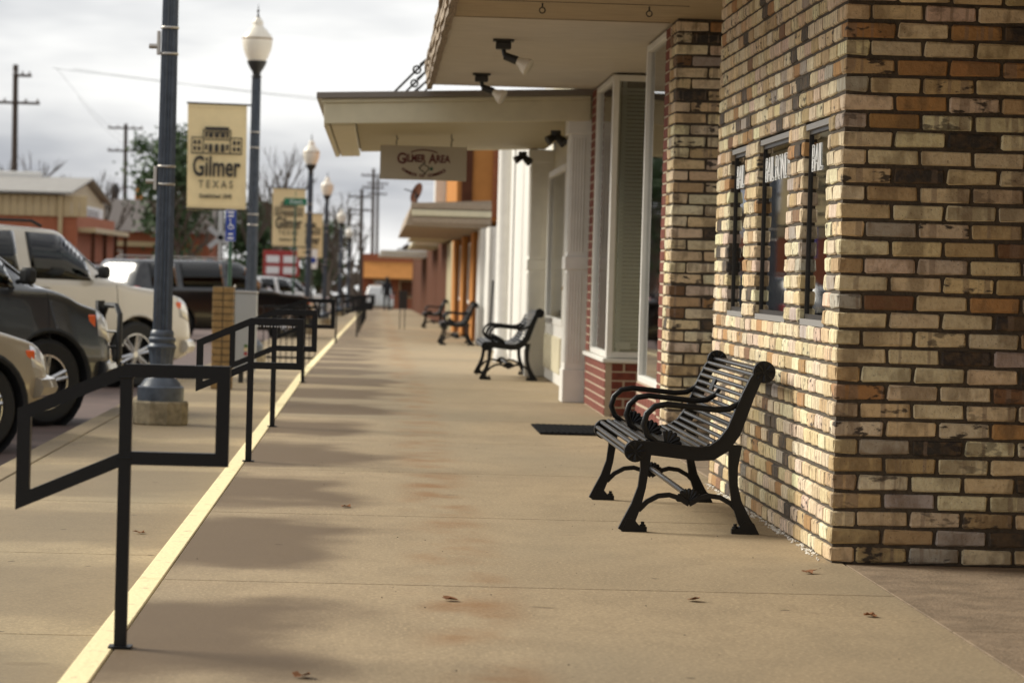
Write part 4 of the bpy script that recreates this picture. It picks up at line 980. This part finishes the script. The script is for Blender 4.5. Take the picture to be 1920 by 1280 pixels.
ob = thing('orange_building', 'tall orange painted brick building rising above the low canopies', 'building', (1.87, 80, zg(80)))
q = MB(); q.box(1.87, 12, 74, 100, 2.46, 5.6); q.build('upper_wall', 'orange_paint', ob)
q = MB(); q.box(1.98, 2.25, 73.9, 74, 2.5, 5.6, .01); q.build('brown_pilaster', 'brown_paint', ob)
q = MB(); q.box(1.55, 1.87, 86, 88, 2.46, 5.6, .01); q.build('white_strip', 'white_paint', ob)
for i in range(28):
    q = MB(); z = 2.55+i*.11; q.box(2.75, 3.6, 73.93, 74, z, z+.075, .006); q.build('brick_course', 'far_brick', ob)
q = MB(); q.box(1.9, 12, 84.01, 170, zg(170)-.2, 2.44); q.build('lower_wall', 'brown_paint', ob)
for (y0, y1, x0, zb_, m_, lab) in ((54, 75, .45, 1.965, 'shingle_pale', 'shabby brown low canopy with the satellite dish on its corner'), (80, 92, .83, 2.03, 'cream_dark', 'second low brown canopy beyond the shabby one'), (97, 108, 1.0, 1.92, 'cream_dark', 'third low canopy further down the shop row'), (120, 134, -.06, 1.73, 'white_paint', 'long white flat canopy at the far end of the row')):
    t = thing('far_canopy', lab, 'canopy', (1.2, y0, zb_)); x1 = 2.0 if y0 < 115 else 2.3; tk = 1 if y0 < 60 else .6
    q = MB(); q.prism([(x0, zb_+.02), (x0+.12, zb_+.42*tk), (x1, zb_+.50*tk), (x1, zb_)], y0, y1); q.build('roof', m_, t)
    for j in range(3):
        q = MB(); q.box(x0+.13-.02*j, x1, y0-.05-.02*(j % 2), y0-.004, zb_+(.06+.13*j)*tk, zb_+(.17+.13*j)*tk, .01); q.build('front_board', m_ if j != 1 else 'cream_paint', t)
t = thing('satellite_dish', 'tilted dark satellite dish standing on the shabby canopy corner', 'dish', (.70, 56, 2.4))
q = MB(); d = Vector((-.75, -.5, .35)).normalized(); p = Vector((.66, 56, 2.62)); u_ = d.cross(Vector((0, 0, 1))).normalized(); v_ = d.cross(u_); ring = []
vs = [p-d*.05]; 
for rr in (.11, .2):
    for a in range(16): vs.append(p+d*(.06*(rr/.2)**2-.05)+(u_*math.cos(a*math.pi/8)*.8+v_*math.sin(a*math.pi/8))*rr)
vs2 = [v-d*.012 for v in vs]; nn = len(vs)
fs = [(0, 1+(a+1) % 16, 1+a) for a in range(16)]+[(1+a, 1+(a+1) % 16, 17+(a+1) % 16, 17+a) for a in range(16)]
q.add(vs+vs2, fs+[tuple(i+nn for i in f[::-1]) for f in fs]+[(17+a, 17+(a+1) % 16, nn+17+(a+1) % 16, nn+17+a) for a in range(16)]); q.build('reflector', 'brown_paint', t, True)
q = MB(); q.tube([(.66, 56, 2.38), (.66, 56, 2.60)], .025, 8); q.tube([p, p+d*.3+Vector((0, 0, -.05))], .012, 6); q.build('mast', 'dark_metal', t)
t = thing('menu_board', 'small black menu board on two thin legs standing on the far sidewalk', 'sign', (.62, 76, zg(76))); z = zg(76)
for x in (.56, .68): q = MB(); q.tube([(x, 76, z), (x, 76, z+.98)], .014, 6); q.build('leg', 'dark_metal', t)
q = MB(); q.box(.52, .74, 75.97, 75.99, z+.52, z+.98, .006); q.build('board', 'dark_metal', t)
t = thing('end_building', 'orange building with an orange awning and white sign closing the street', 'building', (1.5, 235, zg(235))); z = zg(235)
q = MB(); q.box(-1.5, 14, 235, 245, z-.3, z+4.0); q.build('wall', 'far_brick', t)
q = MB(); q.prism([(233, z+2.1), (235, z+3.4), (235, z+2.1)], -1.2, 3.2, 'yz'); q.build('awning', 'orange_paint', t)
q = MB(); q.box(3.4, 6.6, 234.7, 234.9, z+2.1, z+3.6); o = q.build('sign_panel', 'white_ink', t); q = MB(); q.box(3.5, 6.5, 234.62, 234.69, z+2.15, z+2.6); q.build('sign_stripe', 'red_sign', o)
for x in (-.4, 1.6): framed(t, 'y', x, x+1.3, z+.6, z+2.0, 234.9, .1, 'tan_metal')
# person walking away
def person(x, y, lab):
    z = zg(y); t = thing('person', lab, 'person', (x, y, z)); q = MB()
    body = bpy.data.meshes.new('body'); V_ = [(0, 0, .92), (0, .01, 1.15), (0, .02, 1.38), (0, .02, 1.48), (0, 0, 1.62), (.10, 0, .86), (.11, -.06, .48), (.11, .10, .09), (.11, .0, .04), (-.10, 0, .86), (-.11, .08, .48), (-.10, -.08, .08), (-.1, -.2, .04), (.19, .02, 1.37), (.25, .0, 1.1), (.25, -.1, .86), (-.19, .02, 1.37), (-.25, .03, 1.1), (-.25, -.04, .84)]
    E_ = [(0, 1), (1, 2), (2, 3), (3, 4), (0, 5), (5, 6), (6, 7), (7, 8), (0, 9), (9, 10), (10, 11), (11, 12), (2, 13), (13, 14), (14, 15), (2, 16), (16, 17), (17, 18)]
    rad = [.16, .15, .16, .06, .10, .10, .07, .05, .04, .10, .07, .05, .04, .07, .05, .04, .07, .05, .04]
    body.from_pydata(V_, E_, []); ob_ = bpy.data.objects.new('body', body); COL.objects.link(ob_); ob_.parent = t
    sk = ob_.modifiers.new('skin', 'SKIN'); 
    for i, r_ in enumerate(rad): body.skin_vertices[0].data[i].radius = (r_, r_*.8)
    body.skin_vertices[0].data[0].use_root = True
    ss = ob_.modifiers.new('sub', 'SUBSURF'); ss.levels = 1; ss.render_levels = 2; body.materials.append(MATS['cloth_dark'])
    q.lathe([(.03, 1.50), (.075, 1.54), (.095, 1.62), (.085, 1.70), (.03, 1.745)], 12, (x, y, z)); q.build('hair', 'cloth_dark', t, True)
person(.42, 150, 'person in dark clothes walking away down the sidewalk')

# ---------------------------------------------------------------- left side: buildings, poles, trees
mb = thing('metal_building', 'tan metal and red brick building with a low gabled roof across the street', 'building', (-14, 128, zg(120))); z = zg(120)
q = MB(); q.box(-30, -12.1, 120, 137, z-.6, z+3.7); q.build('brick_wall', 'far_brick', mb)
for i in range(60):
    q = MB(); x = -30+i*.305; q.box(x, x+.29, 119.9, 119.99, z+3.6, z+4.45, .02); q.build('siding_sheet', 'tan_metal', mb)
q = MB(); q.prism([(119.9, z+4.45), (137.1, z+4.45), (128.5, z+5.25)], -29.9, -12.65, 'yz'); q.build('gable', 'tan_metal', mb)
q = MB(); q.box(-12.69, -12.6, 119.9, 137.1, z+3.6, z+4.45); q.build('end_band', 'tan_metal', mb)
for s_, (ya, yb, za, zb2) in enumerate(((119.5, 128.5, 4.50, 5.33), (128.5, 137.5, 5.33, 4.50))):
    q = MB(); q.add([(x, y, z+zz+d) for x in (-30.2, -12.3) for (y, zz) in ((ya, za), (yb, zb2)) for d in (0, .08)], [(0, 1, 3, 2), (4, 6, 7, 5), (0, 4, 5, 1), (2, 3, 7, 6), (0, 2, 6, 4), (1, 5, 7, 3)]); rf = q.build('roof_sheet', 'grey_roof', mb)
q = MB(); q.box(-20, -14.5, 128, 129, z+5.3, z+5.6, .05); q.build('ridge_vent', 'white_paint', mb)
q = MB(); q.box(-12.58, -12.45, 121, 135, z+3.35, z+4.2, .02); o = q.build('sign_board', 'white_ink', mb)
for k_ in range(13):
    q = MB(); y = 123.5+k_*.75; hh = (.36, .2, .3, .36, .22)[k_ % 5]; q.box(-12.45, -12.43, y, y+.28, z+3.77-hh, z+3.77+.3); q.build('letter_stroke', 'frame_grey', o)
q = MB(); q.box(-12.6, -11.4, 120.5, 136.5, z+3.0, z+3.2, .02); q.build('porch_roof', 'tan_metal', mb)
for y in (120.8, 126, 131, 136): q = MB(); q.box(-11.6, -11.45, y, y+.15, z-.5, z+3.0); q.build('porch_post', 'brown_paint', mb)
for y in (123, 128, 133): q = MB(); q.box(-12.74, -12.66, y, y+1.1, z-.4, z+2.2); q.build('doorway', 'interior', mb)
q = MB(); q.tube([(-12.75, 119.85, z-.4), (-12.75, 119.85, z+4.45)], .09, 8); q.build('downpipe', 'tan_metal', mb)
b2 = thing('far_brick_building', 'red brick building with dark roof behind the bare trees', 'building', (-17, 185, zg(180))); z = zg(180)
q = MB(); q.box(-27, -10.2, 180, 195, z-.5, z+4.2); q.build('wall', 'far_brick', b2)
q = MB(); q.prism([(179.5, z+4.2), (195.5, z+4.2), (192, z+6.2), (184, z+6.2)], -27.3, -10.0, 'yz'); q.build('roof', 'dark_roof', b2)
for x in (-21, -16.5, -13): framed(b2, 'y', x, x+1.1, z+1.4, z+3.1, 179.92, .12)
q = MB(); q.box(-24, -12, 179.3, 179.95, z+3.3, z+3.6); q.build('awning_band', 'tan_metal', b2)
def utility_pole(x, y, h, arms, lab, trans=()):
    z = zg(y)-.5; t = thing('utility_pole', lab, 'utility pole', (x, y, z), 'wooden utility poles'); q = MB(); q.tube([(x, y, z), (x-.012*h, y, z+h)], [.17, .12], 8); q.build('pole', 'wood_pole', t)
    for (dz, x0, x1) in arms:
        q = MB(); q.box(x-.012*h+x0, x-.012*h+x1, y-.16, y-.06, z+h-dz-.06, z+h-dz+.06); o_ = q.build('crossarm', 'wood_pole', t)
        for xx in (x0+.1, x0*.45, x1*.45, x1-.1):
            q = MB(); q.lathe([(.05, .06), (.06, .13), (.03, .2)], 8, (x-.012*h+xx, y-.11, z+h-dz)); q.build('insulator', 'frame_grey', o_)
    for (dx, dz, m_) in trans:
        q = MB(); q.lathe([(.25, 0), (.27, .05), (.27, .8), (.22, .9), (.05, 1.05)], 12, (x+dx, y-.15, z+h-dz)); q.build('transformer', m_, t, True)
    return t
utility_pole(-16.75, 138, 11.4, ((.5, -.1, .75), (1.75, -1.0, 1.15)), 'tall dark utility pole with two crossarms at the tan metal building')
utility_pole(-16.95, 200, 12.2, ((.3, -1.15, 1.15), (1.8, -1.15, 1.15)), 'utility pole with two crossarms carrying a grey and an orange transformer', ((-.75, 5.0, 'dark_metal'), (.85, 5.1, 'orange_paint')))
for i, (x, y, h, lab) in enumerate(((-1.35, 225, 9.2, 'dark utility pole beyond the lamp globes, left of the pair'), (-.55, 250, 11.8, 'tall utility pole over the far end of the sidewalk'), (-.2, 290, 12.6, 'thin far utility pole at the end of the street'), (-2.6, 260, 8.8, 'short far utility pole among the bare trees'))):
    utility_pole(x, y, h, ((.6, -1, 1), (1.6, -.9, .9)), lab)
WL = ['wire from the upper crossarm of the tall pole to the transformer pole', 'wire from the lower crossarm of the tall pole to the transformer pole', 'upper wire crossing the sky behind the lamp posts', 'lower wire crossing the sky behind the lamp posts', 'wire from the transformer pole towards the lamp globes', 'low wire from the transformer pole to the tall far pole', 'wire leaving the tall far pole over the low canopies', 'short wire between the far poles above the sidewalk']
for i, (a, b, sg_) in enumerate((((-15.0, 138, 10.0), (-14.9, 200, 8.6), .8), ((-14.0, 138, 8.7), (-15, 200, 8.6), .8), ((-15.2, 138, 10), (45, 150, 9.6), 1.2), ((-14.3, 138, 10), (45, 152, 9.0), 1.2), ((-14.9, 200, 8.4), (-1.3, 225, 6.4), .9), ((-18.5, 200, 7.0), (-.6, 250, 8.0), 1), ((-.6, 250, 9), (20, 240, 8.6), .6), ((-1.4, 225, 6.5), (-.3, 290, 9), .5))):
    q = MB(); A, B = Vector(a), Vector(b); q.tube([A.lerp(B, k_/12)-Vector((0, 0, sg_*4*(k_/12)*(1-k_/12))) for k_ in range(13)], .008, 4)
    tag(q.build('overhead_wire', 'dark_metal'), WL[i], 'wire', 'overhead wires')
def bare_tree(x, y, h, lab, spread=.55, seed=0, r0=.24):
    rnd = random.Random(seed); z = zg(y)-.6; t = thing('bare_tree', lab, 'tree', (x, y, z)); tr = MB(); cr = MB()
    def grow(p, d, ln, r, lv):
        n_ = 3; pts = [p]; 
        for i in range(n_): d = (d+Vector((rnd.uniform(-1, 1), rnd.uniform(-1, 1), rnd.uniform(-.3, .7)))*.16).normalized(); pts.append(pts[-1]+d*ln/n_)
        (tr if lv == 0 else cr).tube(pts, [r, r*.88, r*.76, r*.62], 6 if lv < 2 else 3)
        if lv >= 5: return
        for _ in range(rnd.choice((2, 3, 3)) if lv < 4 else 3):
            a = rnd.uniform(0, 6.28); s_ = rnd.uniform(.35, .95)*spread; dd = (d+Vector((math.cos(a), math.sin(a), rnd.uniform(-.1, .5)))*s_*1.1).normalized()
            grow(pts[rnd.choice((2, 3, 3))], dd, ln*rnd.uniform(.62, .85), max(.014, r*.6), lv+1)
    grow(Vector((x, y, z)), Vector((0, 0, 1)), h*.27, r0, 0)
    tr.build('trunk', 'bark', t, True); cr.build('crown', 'bark', t)
TR = [(-18.9, 160, 9.5, 'bushy bare tree rising behind the metal roof beside the tall pole'), (-17.6, 165, 9.0, 'slim bare tree behind the metal roof'), (-16.2, 168, 9.4, 'tall slim bare tree right of the slim one'), (-10.0, 150, 7.5, 'bare tree in front of the far brick building'),
      (-5.8, 165, 11, 'large bare tree between the first two banners'), (-7.3, 175, 9, 'bare tree half hidden by the largest banner'), (-3.3, 200, 9, 'grey bare tree behind the lamp globes'), (-1.8, 230, 8.5, 'bare tree tangle around the far utility poles'), (-20.5, 165, 8.5, 'low bare tree at the edge of the metal roof'), (-4.3, 215, 8, 'bare tree behind the second banner')]
for i, (x, y, h, lab) in enumerate(TR): bare_tree(x, y, h, lab, .5 if h > 7.8 else .65, 11+i)
def evergreen(x, y, h, wdt, lab, seed):
    rnd = random.Random(seed); z = zg(y)-.6; t = thing('evergreen_tree', lab, 'tree', (x, y, z)); q = MB(); q.tube([(x, y, z), (x+.2, y, z+h*.5), (x, y, z+h*.85)], [.3, .2, .08], 8); q.build('trunk', 'bark', t)
    lf = MB(); cl = [(Vector((x+rnd.gauss(0, wdt*.33), y+rnd.gauss(0, wdt*.33), z+h*rnd.uniform(.3, .95))), rnd.uniform(.5, 1.2)) for _ in range(56)]
    for c_, rr in cl:
        for _ in range(110):
            p = c_+Vector((rnd.gauss(0, 1), rnd.gauss(0, 1), rnd.gauss(0, .7)))*rr*.55; a = Vector((rnd.uniform(-1, 1), rnd.uniform(-1, 1), rnd.uniform(-1, 1))).normalized(); b_ = a.orthogonal().normalized(); s_ = rnd.uniform(.10, .22)
            lf.add([p+a*s_, p+b_*s_*.6, p-a*s_, p-b_*s_*.6], [(0, 1, 2, 3)])
    lf.build('crown', 'leaf_dark', t)
evergreen(-12.1, 175, 10.9, 2.7, 'dark green leafy tree rising behind the tall lamp post', 3); evergreen(-7.6, 190, 7.2, 2.6, 'dark green tree behind the blue sign', 5); evergreen(-4.9, 240, 7, 2.5, 'small dark evergreen far behind the second banner', 8); evergreen(-14, 230, 7, 3, 'low evergreen behind the far brick building', 9)
# low far tree line and horizon
tl = MB(); rnd = random.Random(5)
for i in range(3800):
    x = rnd.uniform(-120, 60); y = rnd.uniform(300, 340); zz = zg(y)-1+rnd.random()**1.5*(6+2.5*math.sin(x*.13)); s_ = rnd.uniform(.3, .9); a = rnd.uniform(0, 3)
    tl.add([(x-s_*math.cos(a), y, zz), (x, y+.2, zz-s_*.6), (x+s_*math.cos(a), y, zz), (x, y-.2, zz+s_*.8)], [(0, 1, 2, 3)])
o = tl.build('far_tree_line', 'bark', None, kind='stuff'); o['label'] = 'hazy band of distant winter trees along the horizon'; o['category'] = 'trees'
